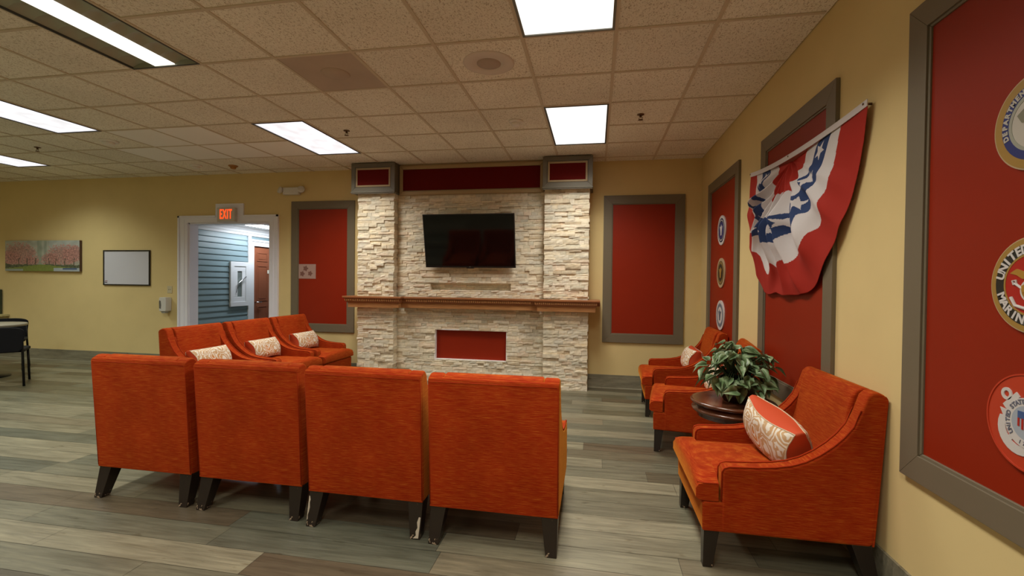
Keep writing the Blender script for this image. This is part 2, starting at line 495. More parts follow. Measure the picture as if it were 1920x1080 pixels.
# extinguisher cabinet on the siding
t = thing('extinguisher_cabinet', 'white framed extinguisher cabinet with narrow glass pane on the blue siding in the hallway', 'cabinet', (HX0+.016, 7.64, 1.29))
bm = bmesh.new()
for a, b, c, d in ((-.23, .23, -.415, -.33), (-.23, .23, .33, .415), (-.23, -.145, -.33, .33), (.145, .23, -.33, .33)): box(bm, 0, .035, a, b, c, d)
mesh_obj('cabinet_frame', bm, HALLWHITE, t, bevel=.004)
bm = bmesh.new()
for a, b, c, d in ((-.145, .145, -.33, -.24), (-.145, .145, .24, .33), (-.145, -.055, -.24, .24), (.055, .145, -.24, .24)): box(bm, 0, .026, a, b, c, d)
dd = mesh_obj('cabinet_door', bm, HALLWHITE, t, bevel=.004)
mesh_obj('glass_pane', B(.010, .014, -.055, .055, -.24, .24), mat('cabinet_glass', (.16, .19, .18), .08), dd, smooth=False)
bm = bmesh.new(); tube(bm, [(.03, -.09, -.16), (.045, -.07, 0), (.06, .12, .14)], .010)
mesh_obj('lever', bm, CHROME, dd)

# ================================================================ FRAMED RED WALL PANELS (fixed wall trim)
def wall_panel(name, label, w_, h_, loc, rz):
    t = thing(name, label, 'wall panel', loc, rz)
    mesh_obj('red_board', B(-w_/2+.10, w_/2-.10, -.008, -.001, .10, h_-.10), PANELRED, t, smooth=False)
    fr = mesh_obj('frame', frame_bm(-w_/2, w_/2, 0, h_, .11, -.024, 0), FRAME, t, bevel=.002)
    mesh_obj('inner_bead', frame_bm(-w_/2+.108, w_/2-.108, .108, h_-.108, .014, -.016, -.002), FRAME, fr, bevel=.003)
    return t
wall_panel('wall_panel', 'red panel in taupe frame on the back wall, right of the fireplace', 1.03, 1.945, (.612, BY, .603), 0)
wall_panel('wall_panel', 'red panel in taupe frame with a paper sheet on it, left of the fireplace', 1.03, 1.945, (-4.0, BY, .613), 0)
RZ = -pi/2      # local -y faces -x (into the room) : rotate so that front (-y) -> -x
wall_panel('wall_panel', 'narrow looking red panel in taupe frame on the right wall nearest the corner, with three small round seals', 1.195, 1.975, (RX, 5.272, .590), RZ)
wall_panel('wall_panel', 'red panel in taupe frame on the right wall behind the patriotic bunting', 1.195, 1.975, (RX, 3.482, .580), RZ)
wall_panel('wall_panel', 'nearest large red panel in taupe frame on the right wall, cut by the picture edge', 1.195, 1.975, (RX, 1.672, .585), RZ)

# paper on left panel
t = tag(mesh_obj('paper_sheet', B(-4.435, -4.112, BY-.0108, BY-.0092, 1.403, 1.620), mat('paper', (.42, .27, .23), .8), smooth=False),
        'pale printed sheet taped at the left edge of the red panel left of the fireplace', 'paper')
bm = bmesh.new()
for (px, pz, r) in ((-4.28, 1.555, .048), (-4.335, 1.475, .046), (-4.205, 1.480, .044)):
    n = 10
    prism(bm, [(px+(r if k % 2 == 0 else r*.62)*cos(2*pi*k/n), pz+(r if k % 2 == 0 else r*.62)*sin(2*pi*k/n)) for k in range(n)], BY-.0116, BY-.0108, 'y')
mesh_obj('printed_flowers', bm, mat('ink_brown', (.20, .09, .07), .8), t, smooth=False)

# ================================================================ FIREPLACE
fp = thing('fireplace', 'pale stacked-stone fireplace with wooden mantel and red panels between two pillars', 'fireplace', (0, 0, 0))
def ledger(bm, x0, x1, z0, z1, yf, yb, holes=(), seed=1, prot=.022, ends=True):
    cl = bm.loops.layers.float_color.get('tone') or bm.loops.layers.float_color.new('tone')
    r = random.Random(seed)
    tones = [(.76, .69, .55), (.80, .73, .59), (.70, .61, .46), (.82, .75, .62), (.66, .62, .50), (.78, .66, .52), (.73, .68, .57), (.69, .65, .54), (.82, .74, .58), (.78, .71, .58)]
    z = z0
    while z < z1-.004:
        hh = r.choice((.026, .032, .040, .050)); zt = min(z+hh, z1)
        if z1-zt < .016: zt = z1
        for hh_ in holes:
            for ed in hh_[2:]:
                if z+.004 < ed < zt+.014: zt = ed
        ivs = [(x0, x1)]
        for (hx0, hx1, hz0, hz1) in holes:
            if zt > hz0+.003 and z < hz1-.003:
                nv = []
                for a, b in ivs:
                    if hx0 > a: nv.append((a, min(b, hx0)))
                    if hx1 < b: nv.append((max(a, hx1), b))
                ivs = nv
        for a, b in ivs:
            x = a
            while x < b-.005:
                L = r.uniform(.06, .22); xe = x+L
                if b-xe < .05: xe = b
                p = r.uniform(0, prot) if r.random() < .8 else r.uniform(prot*.6, prot*1.3)
                t_ = r.choice(tones); s = r.uniform(.98, 1.14)
                if r.random() < .06: t_ = (.60, .50, .36)
                nx = max(1, int((xe-x)/.035)); nz = 2
                xl = x + (r.uniform(-.006, .006) if x == x0 and ends else .0008); xr = xe + (r.uniform(-.006, .006) if xe == x1 and ends else -.0008)
                grid = []
                for iz in range(nz+1):
                    row = []
                    for ix in range(nx+1):
                        e = (ix in (0, nx)) or (iz in (0, nz))
                        d = p + (r.uniform(-.002, .001) if e else r.uniform(-.001, .006))
                        row.append(bm.verts.new((xl+(xr-xl)*ix/nx, yf-d, z+.0006+(zt-z-.0012)*iz/nz)))
                    grid.append(row)
                fs = []
                for iz in range(nz):
                    for ix in range(nx):
                        fs.append(bm.faces.new([grid[iz][ix], grid[iz][ix+1], grid[iz+1][ix+1], grid[iz+1][ix]]))
                bl = [bm.verts.new((v.co.x, yb, v.co.z)) for v in (grid[0][0], grid[0][-1], grid[-1][-1], grid[-1][0])]
                fs.append(bm.faces.new([bl[0], bl[1]]+grid[0][::-1]))
                fs.append(bm.faces.new([bl[2], bl[3]]+grid[-1]))
                fs.append(bm.faces.new([bl[3], bl[0]]+[g[0] for g in grid]))
                fs.append(bm.faces.new([bl[1], bl[2]]+[g[-1] for g in grid][::-1]))
                for f in fs:
                    for l in f.loops: l[cl] = (t_[0]*s, t_[1]*s, t_[2]*s, 1)
                x = xe
        z = zt
PXL0, PXL1, PXR0, PXR1 = -3.272, -2.735, -.660, -.088
PF, CF, PTOP = 6.0, 6.12, 2.60
for x0, x1, sd in ((PXL0, PXL1, 5), (PXR0, PXR1, 9)):
    bm = bmesh.new(); ledger(bm, x0, x1, 0, PTOP, PF, BY-.002, seed=sd)
    mesh_obj('stone_pillar', bm, STONE, fp, smooth=False, keep=False)
FB = (-2.172, -1.168, .313, .720); NI = (-2.245, -1.115, 1.270, 1.366)
bm = bmesh.new(); ledger(bm, PXL1-.0, PXR0+.0, 0, PTOP, CF, CF+.10, holes=(FB, NI), seed=21, prot=.016, ends=False)
mesh_obj('stone_face', bm, STONE, fp, smooth=False)
# niche lining
bm = bmesh.new(); ledger(bm, NI[0]-.02, NI[1]+.02, NI[2]-.02, NI[3]+.02, CF+.085, CF+.12, seed=31, prot=.006, ends=False)
mesh_obj('media_niche', bm, STONE, fp, smooth=False)
# firebox
fb = mesh_obj('firebox', B(FB[0]-.01, FB[1]+.01, CF+.05, CF+.07, FB[2]-.01, FB[3]+.01), PANELRED, fp, smooth=False)
mesh_obj('white_edge', frame_bm(FB[0]-.012, FB[1]+.012, FB[2]-.012, FB[3]+.012, .016, CF-.006, CF+.05), mat('pale_edge', (.86, .82, .80), .6), fb, smooth=False)
# mantel
def mantel_seg(bm, bmd, bmf, x0, x1, yf):
    # crown profile: (y offset from front, z)
    yb = CF-.02 if x0 > -2.7 and x1 < -.7 else PF-.026
    mid = x0 > -2.7 and x1 < -.7
    def seg(b, a, c, za, zb, inset, mi=0): box(b, x0+(0 if not mid else -.07)+inset*(1 if not mid else 0), x1+(0 if not mid else .07)-inset*(1 if not mid else 0), yf+inset, yb, za-(.0004 if mid else 0), zb-(.0004 if mid else 0), mi)
    seg(bm, 1, 1, 1.148, 1.170, 0); seg(bm, 1, 1, 1.136, 1.148, .014); seg(bm, 1, 1, 1.092, 1.104, .034); seg(bm, 1, 1, 1.082, 1.092, .044)
    seg(bm, 1, 1, 1.104, 1.136, .030)
    seg(bmf, 1, 1, 1.018, 1.082, .056)
    # bead row
    x = x0+.030; n = int((x1-x0-.05)/.026)
    for i in range(n):
        xa = x0+.028+i*(x1-x0-.056)/n
        box(bmd, xa, xa+.015, yf+.018, yf+.032, 1.108, 1.133)
bm, bmd, bmf = bmesh.new(), bmesh.new(), bmesh.new()
mantel_seg(bm, bmd, bmf, -3.415, -2.560, 5.83)
mantel_seg(bm, bmd, bmf, -2.560, -.785, 5.93)
mantel_seg(bm, bmd, bmf, -.785, .062, 5.83)
# returns along the pillars' outer sides
mt = mesh_obj('mantel', bm, OAKTOP, fp, bevel=.0025)
for a, b in ((-3.415, PXL0-.008), (PXR1+.008, .062)):
    mesh_obj('side_return', B(a, b, 5.97, BY-.03, 1.09, 1.170), OAKTOP, mt, bevel=.0025)
mesh_obj('dentil_molding', bmd, OAK, mt, smooth=False)
mesh_obj('fascia_board', bmf, OAK, mt, bevel=.003)
# caps
for x0, x1 in ((-3.340, -2.700), (-.683, -.050)):
    y0 = 5.92
    c = mesh_obj('pillar_cap', B(x0+.01, x1-.01, y0+.012, BY-.002, 2.585, CEIL-.012), CAPFRAME, fp, bevel=.003)
    bm = frame_bm(x0, x1, 2.605, CEIL-.006, .055, y0, y0+.02)
    frame_bm(x0+.055, x1-.055, 2.660, CEIL-.061, .014, y0+.008, y0+.02, bm)
    box(bm, x0-.006, x1+.006, y0-.012, y0+.012, 2.590, 2.606); box(bm, x0+.004, x1-.004, y0-.004, y0+.012, 2.576, 2.590)
    box(bm, x1-.01, x1+.004, y0+.012, BY-.002, 2.590, 2.606); box(bm, x0-.004, x0+.01, y0+.012, BY-.002, 2.590, 2.606)
    mesh_obj('cap_molding', bm, CAPFRAME, c, bevel=.003)
    mesh_obj('tan_bead', frame_bm(x0+.066, x1-.066, 2.671, CEIL-.072, .024, y0+.002, y0+.02), GOLDTRIM, c, bevel=.004)
    mesh_obj('red_inset', B(x0+.085, x1-.085, y0+.008, y0+.013, 2.69, CEIL-.09), HEADRED, c, smooth=False)
hb = mesh_obj('header_board', B(-2.703, -.680, 6.09, BY-.01, 2.575, CEIL-.004), GOLDTRIM, fp, smooth=False)
mesh_obj('red_inset', B(-2.648, -.720, 6.080, 6.092, 2.640, CEIL-.075), HEADRED, hb, smooth=False)
mesh_obj('header_molding', frame_bm(-2.700, -.683, 2.575, CEIL-.022, .050, 6.072, 6.09), GOLDTRIM, hb, bevel=.006)

# ================================================================ TV
tv = thing('television', 'black flat-screen television tilted forward on the stone chimney face above the mantel', 'television', (-1.657, 6.02, 1.575))
tv.rotation_euler = (radians(12.5), 0, 0)
TW, TH = 1.243, .715
body = bmesh.new(); box(body, -TW/2, TW/2, -.008, .022, 0, TH)
mesh_obj('bezel', body, BLACK, tv, bevel=.004)
mesh_obj('screen', B(-TW/2+.012, TW/2-.012, -.0095, -.0075, .024, TH-.012), mat('screen_glass', (.003, .003, .003), .07, spec=.32), tv, smooth=False)
bm = bmesh.new(); box(bm, -.35, .35, .022, .055, .10, .55)
mesh_obj('rear_housing', bm, BLACK, tv, bevel=.01)
bm = bmesh.new(); box(bm, -.05, .05, -.010, .012, -.010, .002)
mesh_obj('sensor_bar', bm, BLACK, tv, bevel=.002)
bm = text_bm('LG', .016, .001); o = mesh_obj('screen_logo', bm, mat('logo_grey', (.3, .3, .3), .4), tv, smooth=False, loc=(0, -.0100, .012), rot=(pi/2, 0, 0))
bm = bmesh.new(); box(bm, -.2, -.14, .055, .075, .02, .5); box(bm, .14, .2, .055, .075, .02, .5); box(bm, -.2, .2, .06, .10, .22, .34)
mesh_obj('wall_mount', bm, BLACKMET, tv, bevel=.002)

# ================================================================ CEILING FIXTURES
labels = {(1, -2): 'flat white square-looking ceiling light at the top edge of the picture, above the room centre',
          (1, 2): 'white ceiling light panel between the top-edge light and the fireplace, with black side edges',
          (-4, 2): 'bright white ceiling light panel in front of the left stone pillar',
          (-4, -2): 'long louvered ceiling light with one bright strip and dark metal sides, top left',
          (-8, 0): 'bluish white ceiling light panel at the left edge, the nearer of the two there',
          (-12, 2): 'bluish white ceiling light panel low at the left edge, farthest from the camera'}
for n_, (k, j, kind) in enumerate(FIX):
    x0, x1, y0, y1 = cx(k), cx(k+1), cyy(j), cyy(j+2)
    lab = labels.get((k, j), 'flat white ceiling light panel in the part of the room behind or beside the camera')
    t = thing('ceiling_light', lab, 'ceiling light', ((x0+x1)/2, (y0+y1)/2, CEIL), 0, 'recessed ceiling lights' if (k, j) in labels else 'ceiling lights outside the view')
    hx, hy = (x1-x0)/2-.010, (y1-y0)/2-.010
    bm = bmesh.new(); fw = .016 if kind != 'louver' else .010
    zb = -.004
    for a, b, c, d in ((-hx, hx, -hy, -hy+fw), (-hx, hx, hy-fw, hy), (-hx, -hx+fw, -hy+fw, hy-fw), (hx-fw, hx, -hy+fw, hy-fw)):
        box(bm, a, b, c, d, zb, .03)
    mesh_obj('frame', bm, LFRAME if (k, j) != (1, -2) else LFRAME2, t, smooth=False)
    if kind != 'louver':
        mesh_obj('diffuser', B(-hx+fw, hx-fw, -hy+fw, hy-fw, .004, .010), DIFF if kind == 'flat' else DIFFC, t, smooth=False)
        mesh_obj('housing', B(-hx, hx, -hy, hy, .03, .12), mat('housing_white', (.6, .6, .58), .5) if n_ == 0 else bpy.data.materials['housing_white'], t, smooth=False)
        lw = 1.0 if k > -6 else .66
    else:
        # shallow curved reflectors either side of a flush lamp strip
        for sd in (-1, 1):
            bm = bmesh.new(); nyc = 9
            for c_ in range(nyc):
                ya = -hy+fw+(2*hy-2*fw)*c_/nyc; yb = -hy+fw+(2*hy-2*fw)*(c_+1)/nyc; mm = 6; G2 = []
                for a_ in range(5):
                    q = a_/4; x = sd*(.090+(hx-fw-.090)*q); row = []
                    for b_ in range(mm+1):
                        p = b_/mm
                        row.append(bm.verts.new((x, ya+(yb-ya)*p, .010+.045*sin(pi*q)**.7*(.55+.45*sin(pi*p)))))
                    G2.append(row)
                for a_ in range(4):
                    for b_ in range(mm): bm.faces.new([G2[a_][b_], G2[a_+1][b_], G2[a_+1][b_+1], G2[a_][b_+1]])
            mesh_obj('reflector', bm, LOUVER, t)
        mesh_obj('end_plate', B(-hx+fw, hx-fw, hy-fw-.003, hy-fw, .0, .06), LOUVER, t, smooth=False)
        mesh_obj('lamp_strip', B(-.088, .088, -hy+fw, hy-fw, .004, .012), DIFF, t, smooth=False)
        mesh_obj('housing', B(-hx, hx, -hy, hy, .10, .15), bpy.data.materials['housing_white'], t, smooth=False)
        lw = .55
    ld = bpy.data.lights.new('ceiling_lamp', 'AREA'); ld.shape = 'RECTANGLE'
    ld.size = 2*hx-.05 if kind != 'louver' else .15; ld.size_y = 2*hy-.05
    ld.energy = LAMP_W*lw; ld.color = LAMP_COL if k > -6 else (.93, 1.0, .90); ld.spread = SPREAD
    lo = bpy.data.objects.new('lamp', ld); COL.objects.link(lo); lo.parent = t; lo.location = (0, 0, -.001)

# hallway light
t = thing('hallway_light', 'bright white strip light on the hallway ceiling seen through the doorway', 'ceiling light', (-6.15, 7.95, HC))
mesh_obj('fixture_body', B(-.09, .09, -.62, .62, -.03, 0), HALLWHITE, t, bevel=.005)
mesh_obj('lens', B(-.075, .075, -.60, .60, -.07, -.03), mat('hall_lens', (.9, .9, .9), .4, emit=(.95, .97, 1), estr=6), t, bevel=.02)
ld = bpy.data.lights.new('hall_lamp', 'AREA'); ld.shape = 'RECTANGLE'; ld.size = .14; ld.size_y = 1.2; ld.energy = 21; ld.color = (.86, .93, 1)
lo = bpy.data.objects.new('lamp', ld); COL.objects.link(lo); lo.parent = t; lo.location = (0, 0, -.072)

# special tiles
for (k, j) in SMOOTHC:
    o = mesh_obj('ceiling_tile', B(cx(k)+.008, cx(k+1)-.008, cyy(j)+.008, cyy(j+1)-.008, CEIL+.003, CEIL+.012), SMOOTHTILE, smooth=False)
    tag(o, 'smooth pale replacement ceiling tile in the cluster left of the ceiling lights', 'ceiling tile', 'smooth pale ceiling tiles')
k, j = VENTC
t = thing('return_air_panel', 'stained brown square return panel in the ceiling near the long louvered light', 'vent', ((cx(k)+cx(k+1))/2, (cyy(j)+cyy(j+1))/2, CEIL))
mesh_obj('panel', B(-.292, .292, -.292, .292, .002, .010), VENT, t, smooth=False)
bm = bmesh.new(); lathe(bm, [(.02, -.006), (.105, -.004), (.11, .002), (.11, .004)], n=32)
mesh_obj('round_cover', bm, VENT, t)

# speaker
t = thing('ceiling_speaker', 'round flush ceiling speaker in the tile left of the top-edge light', 'speaker', (-.80, 3.365, CEIL+.006))
bm = bmesh.new(); lathe(bm, [(.19, 0), (.19, -.002), (.175, -.005), (.09, -.005), (.088, 0)], n=48)
mesh_obj('trim_ring', bm, mat('speaker_ring', (.70, .62, .54), .7), t)
bm = bmesh.new(); lathe(bm, [(.09, 0), (.088, -.006), (.05, -.010), (.001, -.011)], n=48)
mesh_obj('grille', bm, mat('speaker_grille', (.46, .37, .30), .8), t)
# detectors
def detector(x, y, label, s=1.0, m_=None):
    t = thing('smoke_detector', label, 'smoke detector', (x, y, CEIL+.006), 0)
    bm = bmesh.new(); lathe(bm, [(.072*s, 0), (.072*s, -.008), (.062*s, -.018), (.040*s, -.022)], n=32); mesh_obj('base', bm, m_ or CREAMPL, t)
    bm = bmesh.new(); lathe(bm, [(.045*s, -.018), (.043*s, -.040), (.030*s, -.048), (.001, -.049)], n=32); mesh_obj('sensor_cap', bm, m_ or CREAMPL, t)
detector(-.81, 4.61, 'cream smoke detector on the ceiling left of the light panel by the fireplace')
detector(-5.71, 4.58, 'large cream smoke detector on the ceiling at left beside the pale tiles', 1.35)
detector(-5.66, 5.75, 'faint round cream detector on the ceiling beyond the pale tiles', 1.1)
detector(-5.13, 5.84, 'orange-brown stained detector on the ceiling near the back wall above the doorway', .85, mat('orange_detector', (.42, .20, .05), .6))
def sprinkler(x, y, label, g='brass ceiling sprinklers'):
    t = thing('fire_sprinkler', label, 'sprinkler', (x, y, CEIL+.006), 0, g)
    bm = bmesh.new(); lathe(bm, [(.034, 0), (.032, -.006), (.012, -.010)], n=24); mesh_obj('escutcheon', bm, BRASS, t)
    bm = bmesh.new(); lathe(bm, [(.010, -.008), (.010, -.026), (.004, -.030)], n=12)
    tube(bm, [(.010, 0, -.022), (.018, 0, -.036), (.004, 0, -.050)], .003, 6); tube(bm, [(-.010, 0, -.022), (-.018, 0, -.036), (-.004, 0, -.050)], .003, 6)
    mesh_obj('nozzle', bm, BRASS, t)
    bm = bmesh.new(); lathe(bm, [(.003, -.046), (.022, -.050), (.024, -.053), (.002, -.054)], n=12); mesh_obj('deflector', bm, BRASS, t)
sprinkler(.404, 4.60, 'brass fire sprinkler on the ceiling right of the light panel by the fireplace')
sprinkler(-2.676, 4.64, 'brass fire sprinkler on the ceiling right of the panel light before the left pillar')
sprinkler(-6.91, 4.68, 'small dark fire sprinkler on the ceiling at the far left')

# ================================================================ ARMCHAIRS
AW = .345     # half width
def side_profile():
    return [(.012, .185), (.0, .20), (-.045, .868), (-.034, .890), (-.010, .902), (.018, .904), (.040, .880), (.062, .812), (.092, .735), (.130, .682), (.175, .636), (.230, .592), (.290, .556), (.350, .533), (.420, .519), (.500, .511), (.628, .505), (.652, .497), (.660, .478), (.660, .185)]
def make_chair(label, group):
    t = thing('armchair', label, 'armchair', (0, 0, 0), 0, group)
    D = -.375
    P = [(u+D, z) for u, z in side_profile()]
    # upholstered side panels: wing and arm in one
    for s in (-1, 1):
        bm = bmesh.new(); x0, x1 = sorted((s*AW, s*(AW-.082)))
        prism(bm, P, x0, x1, 'x')
        a = mesh_obj('arm', bm, FAB, t, bevel=.014, segs=3, angle=40)
        bm = bmesh.new()
        for xx in (s*(AW-.006), s*(AW-.078)):
            tube(bm, [(xx, y+.0, z+.002) for y, z in P[7:-1]]+[(xx, P[-1][0]+.001, .34)], .0042, 6)
        mesh_obj('piping', bm, PIPE, a)
    xi = AW-.080
    # backrest: inner cushion face and plain outer back
    prof = [(.003, .20), (-.043, .866), (-.034, .890), (-.010, .902), (.020, .9045), (.046, .892), (.064, .862), (.080, .80), (.105, .66), (.145, .52), (.19, .40), (.20, .20)]
    bm = bmesh.new(); prism(bm, [(u+D, z) for u, z in prof], -xi+.001, xi-.001, 'x')
    bk = mesh_obj('backrest', bm, FAB, t, bevel=.012, segs=3, angle=40)
    bm = bmesh.new(); prism(bm, [(-.004+D, .187), (-.049+D, .868), (-.041+D, .884), (-.030+D, .888), (.006+D, .187)], -AW+.002, AW-.002, 'x')
    mesh_obj('outer_back', bm, FAB, bk, bevel=.004, segs=2, angle=40)
    bm = bmesh.new(); tube(bm, [(-AW+.006, -.004+D, .20), (-AW+.006, -.046+D, .855), (-AW+.014, -.047+D, .866), (AW-.014, -.047+D, .866), (AW-.006, -.046+D, .855), (AW-.006, -.004+D, .20)], .0030, 6)
    mesh_obj('piping', bm, PIPE, bk)
    # rail below the cushion
    bm = bmesh.new(); prism(bm, [(.20+D, .185), (.20+D, .33), (.735+D, .33), (.748+D, .32), (.745+D, .185)], -AW+.004, AW-.004, 'x')
    box(bm, -AW+.01, AW-.01, .012+D, .20+D, .187, .25)
    mesh_obj('seat_rail', bm, FAB, t, bevel=.008, segs=2, angle=40)
    # T cushion, crowned
    bm = bmesh.new()
    us = [.17, .25, .35, .45, .55, .63, .668, .672, .70, .74, .765, .778]
    nx = 14
    zb = .333
    top, bot = [], []
    for u in us:
        hw = (xi-.004) if u < .670 else (AW-.006)
        e = max(0, (u-.735)/.043); fr = sqrt(max(0, 1-min(1, e)**2))
        rt, rb = [], []
        for i in range(nx+1):
            q = -1+2*i/nx; x = hw*q
            cr = .022*(1-q**4)*(1-((u-.47)/.40)**4 if abs(u-.47) < .4 else 0)
            edge = .018*(abs(q)**10)
            zt = .438+cr-edge - (1-fr)*.030
            rt.append(bm.verts.new((x*(1-.012*(1-fr)), u+D, zt)))
            rb.append(bm.verts.new((x, u+D-(.0), zb+(1-fr)*.016)))
        top.append(rt); bot.append(rb)
    n = len(us)
    for a in range(n-1):
        for i in range(nx):
            bm.faces.new([top[a][i], top[a][i+1], top[a+1][i+1], top[a+1][i]])
            bm.faces.new([bot[a][i+1], bot[a][i], bot[a+1][i], bot[a+1][i+1]])
        bm.faces.new([bot[a][0], top[a][0], top[a+1][0], bot[a+1][0]])
        bm.faces.new([top[a][-1], bot[a][-1], bot[a+1][-1], top[a+1][-1]])
    for i in range(nx):
        bm.faces.new([top[0][i+1], top[0][i], bot[0][i], bot[0][i+1]])
        bm.faces.new([top[-1][i], top[-1][i+1], bot[-1][i+1], bot[-1][i]])
    cu = mesh_obj('seat_cushion', bm, FAB, t, bevel=.010, segs=3, angle=40)
    bm = bmesh.new()
    yy = .771+D; hw = AW-.008
    tube(bm, [(-xi+.004, .30+D, .432), (-xi+.004, .664+D, .427), (-hw, .682+D, .420), (-hw, yy-.03, .420), (-hw+.012, yy-.006, .418), (-hw*.5, yy, .421), (0, yy, .422), (hw*.5, yy, .421), (hw-.012, yy-.006, .418), (hw, yy-.03, .420), (hw, .682+D, .420), (xi-.004, .664+D, .427), (xi-.004, .30+D, .432)], .0045, 6)
    mesh_obj('piping', bm, PIPE, cu)
    # legs
    for s in (-1, 1):
        for front in (0, 1):
            bm = bmesh.new()
            if front: tx, ty, bx, by, wt, wb = s*(AW-.050), .70+D, s*(AW-.042), .715+D, .072, .046
            else: tx, ty, bx, by, wt, wb = s*(AW-.048), .048+D, s*(AW-.034), -.005+D, .086, .056
            A = [bm.verts.new((bx+dx*wb/2, by+dy*wb/2, 0)) for dx, dy in ((-1, -1), (1, -1), (1, 1), (-1, 1))]
            C = [bm.verts.new((tx+dx*wt/2, ty+dy*wt/2, .19)) for dx, dy in ((-1, -1), (1, -1), (1, 1), (-1, 1))]
            bm.faces.new(A[::-1]); bm.faces.new(C)
            for i in range(4): bm.faces.new([A[i], A[(i+1) % 4], C[(i+1) % 4], C[i]])
            mesh_obj('leg', bm, LEG, t, bevel=.003, angle=20)
    return t
ch0 = None
def place(x, y, deg, label, group):
    global ch0
    if ch0 is None:
        ch0 = make_chair(label, group); ch0.location = (x, y, 0); ch0.rotation_euler = (0, 0, radians(deg)); return ch0
    return dup(ch0, (x, y, 0), radians(deg), label, group)
g1, g2, g3 = 'armchairs in the row seen from behind', 'armchairs in the left row', 'armchairs along the right wall'
place(-2.755, 2.800, 0, 'orange armchair seen from behind, leftmost of the four in the front row', g1)
place(-2.000, 2.790, 0, 'orange armchair seen from behind, second from left in the front row', g1)
chip_chair = place(-1.243, 2.750, -.5, 'orange armchair seen from behind, third from left, white chipped paint on its legs', g1)
place(-.512, 2.722, 0, 'orange armchair seen from behind, rightmost of the four in the front row, nearest the camera', g1)
CHIP = mat('chipped_paint', (.52, .44, .34), .7)
def chip(pts):
    bm = bmesh.new(); A = []; C = []
    for x, z in pts:
        y = -.408+.2*z
        A.append(bm.verts.new((x, y-.0012, z))); C.append(bm.verts.new((x, y+.001, z)))
    bm.faces.new(A); bm.faces.new(C[::-1])
    for i in range(len(pts)): bm.faces.new([A[i], A[(i+1) % len(pts)], C[(i+1) % len(pts)], C[i]])
    mesh_obj('chipped_patch', bm, CHIP, chip_chair, smooth=False)
chip([(-.3375, .035), (-.3325, .040), (-.335, .060), (-.331, .075), (-.327, .100), (-.331, .125), (-.328, .140), (-.333, .158), (-.339, .160), (-.338, .08)])
chip([(.300, .006), (.330, .008), (.333, .060), (.335, .110), (.325, .112), (.317, .085), (.322, .060), (.312, .040), (.316, .022)])
LROW = [(-3.72, 4.13, -90), (-3.71, 4.87, -90), (-3.70, 5.60, -90)]
place(*LROW[0], 'orange armchair in the left row facing right, nearest the camera, with a floral pillow', g2)
place(*LROW[1], 'orange armchair in the left row facing right, the middle one', g2)
place(*LROW[2], 'orange armchair in the left row facing right, nearest the fireplace', g2)
RROW = [(.902, 2.720, 90), (.905, 4.235, 81), (.905, 5.295, 88)]
place(*RROW[0], 'orange armchair at lower right against the wall, beside the round table, largest on the right', g3)
place(*RROW[1], 'orange armchair on the right wall just beyond the potted plant', g3)
place(*RROW[2], 'orange armchair on the right wall closest to the back corner', g3)

# ================================================================ PILLOWS
def make_pillow(label):
    # local: width X .36, height Z .21, thickness Y; front faces +Y (floral)
    t = thing('lumbar_pillow', label, 'pillow', (0, 0, 0), 0, 'floral lumbar pillows')
    W, H, G, BU = .222, .116, .026, .030
    N, Mz = 24, 16
    def gus(q): return G+.040*max(0, 1-abs(q)**2.2)       # gusset swells mid edge, pinches to the corners
    def grid(sy):
        bm = bmesh.new(); R = []
        for a in range(Mz+1):
            v = -1+2*a/Mz; row = []
            for b in range(N+1):
                u = -1+2*b/N
                sx = W*u*(1-.07*(1-v*v)); sz = H*v*(1-.09*(1-u*u))
                g = gus(u)*(abs(v)**3)+gus(v)*(abs(u)**3)
                g = g/max(1e-6, abs(v)**3+abs(u)**3) if (abs(v)+abs(u)) > 1e-6 else G
                m_ = max(abs(u), abs(v))**2
                gg = g*m_+(G+.040)*(1-m_)
                bul = BU*(max(0, 1-u**4)*max(0, 1-v**4))**.6
                row.append(bm.verts.new((sx, sy*(gg+bul), H+sz)))
            R.append(row)
        for a in range(Mz):
            for b in range(N): bm.faces.new([R[a][b], R[a][b+1], R[a+1][b+1], R[a+1][b]])
        border = [tuple(v.co) for v in (R[0]+[R[a][-1] for a in range(1, Mz+1)]+R[-1][-2::-1]+[R[a][0] for a in range(Mz-1, 0, -1)])]
        return bm, border
    bf, bd = grid(1); mesh_obj('floral_front', bf, PATTERN, t)
    bb, _ = grid(-1); mesh_obj('floral_back', bb, PATTERN, t)
    bm = bmesh.new(); n = len(bd); rows = []
    for k, (q, off) in enumerate(((-1, 0), (-.5, .006), (0, .009), (.5, .006), (1, 0))):
        rows.append([bm.verts.new((x*(1+off/W), y*q, H+(z-H)*(1+off/H))) for x, y, z in bd])
    for a in range(4):
        for i in range(n): bm.faces.new([rows[a][i], rows[a][(i+1) % n], rows[a+1][(i+1) % n], rows[a+1][i]])
    mesh_obj('gusset', bm, ORANGE, t)
    bm = bmesh.new()
    for sy in (-1, 1): tube(bm, [(x, sy*y, z) for x, y, z in bd], .0036, 6, close=True)
    mesh_obj('piping', bm, CREAM, t)
    return t
pil0 = make_pillow('floral lumbar pillow with orange edge on the near right armchair, lying against its far arm')
def put_pillow(o, chair, du, dx, tilt, twist=0, roll=0, dz=0):
    x, y, d = chair; a = radians(d)
    ly = du-.375; lx = dx
    # forward of chair = local +Y rotated by a
    wx = x + lx*cos(a)-ly*sin(a); wy = y + lx*sin(a)+ly*cos(a)
    o.location = (wx, wy, .455+dz)
    o.rotation_mode = 'XYZ'
    o.rotation_euler = (Matrix.Rotation(a+radians(twist), 3, 'Z') @ Matrix.Rotation(radians(roll), 3, 'Y') @ Matrix.Rotation(radians(tilt), 3, 'X')).to_euler()
put_pillow(pil0, RROW[0], .290, .020, -9, 11, -10, .016)
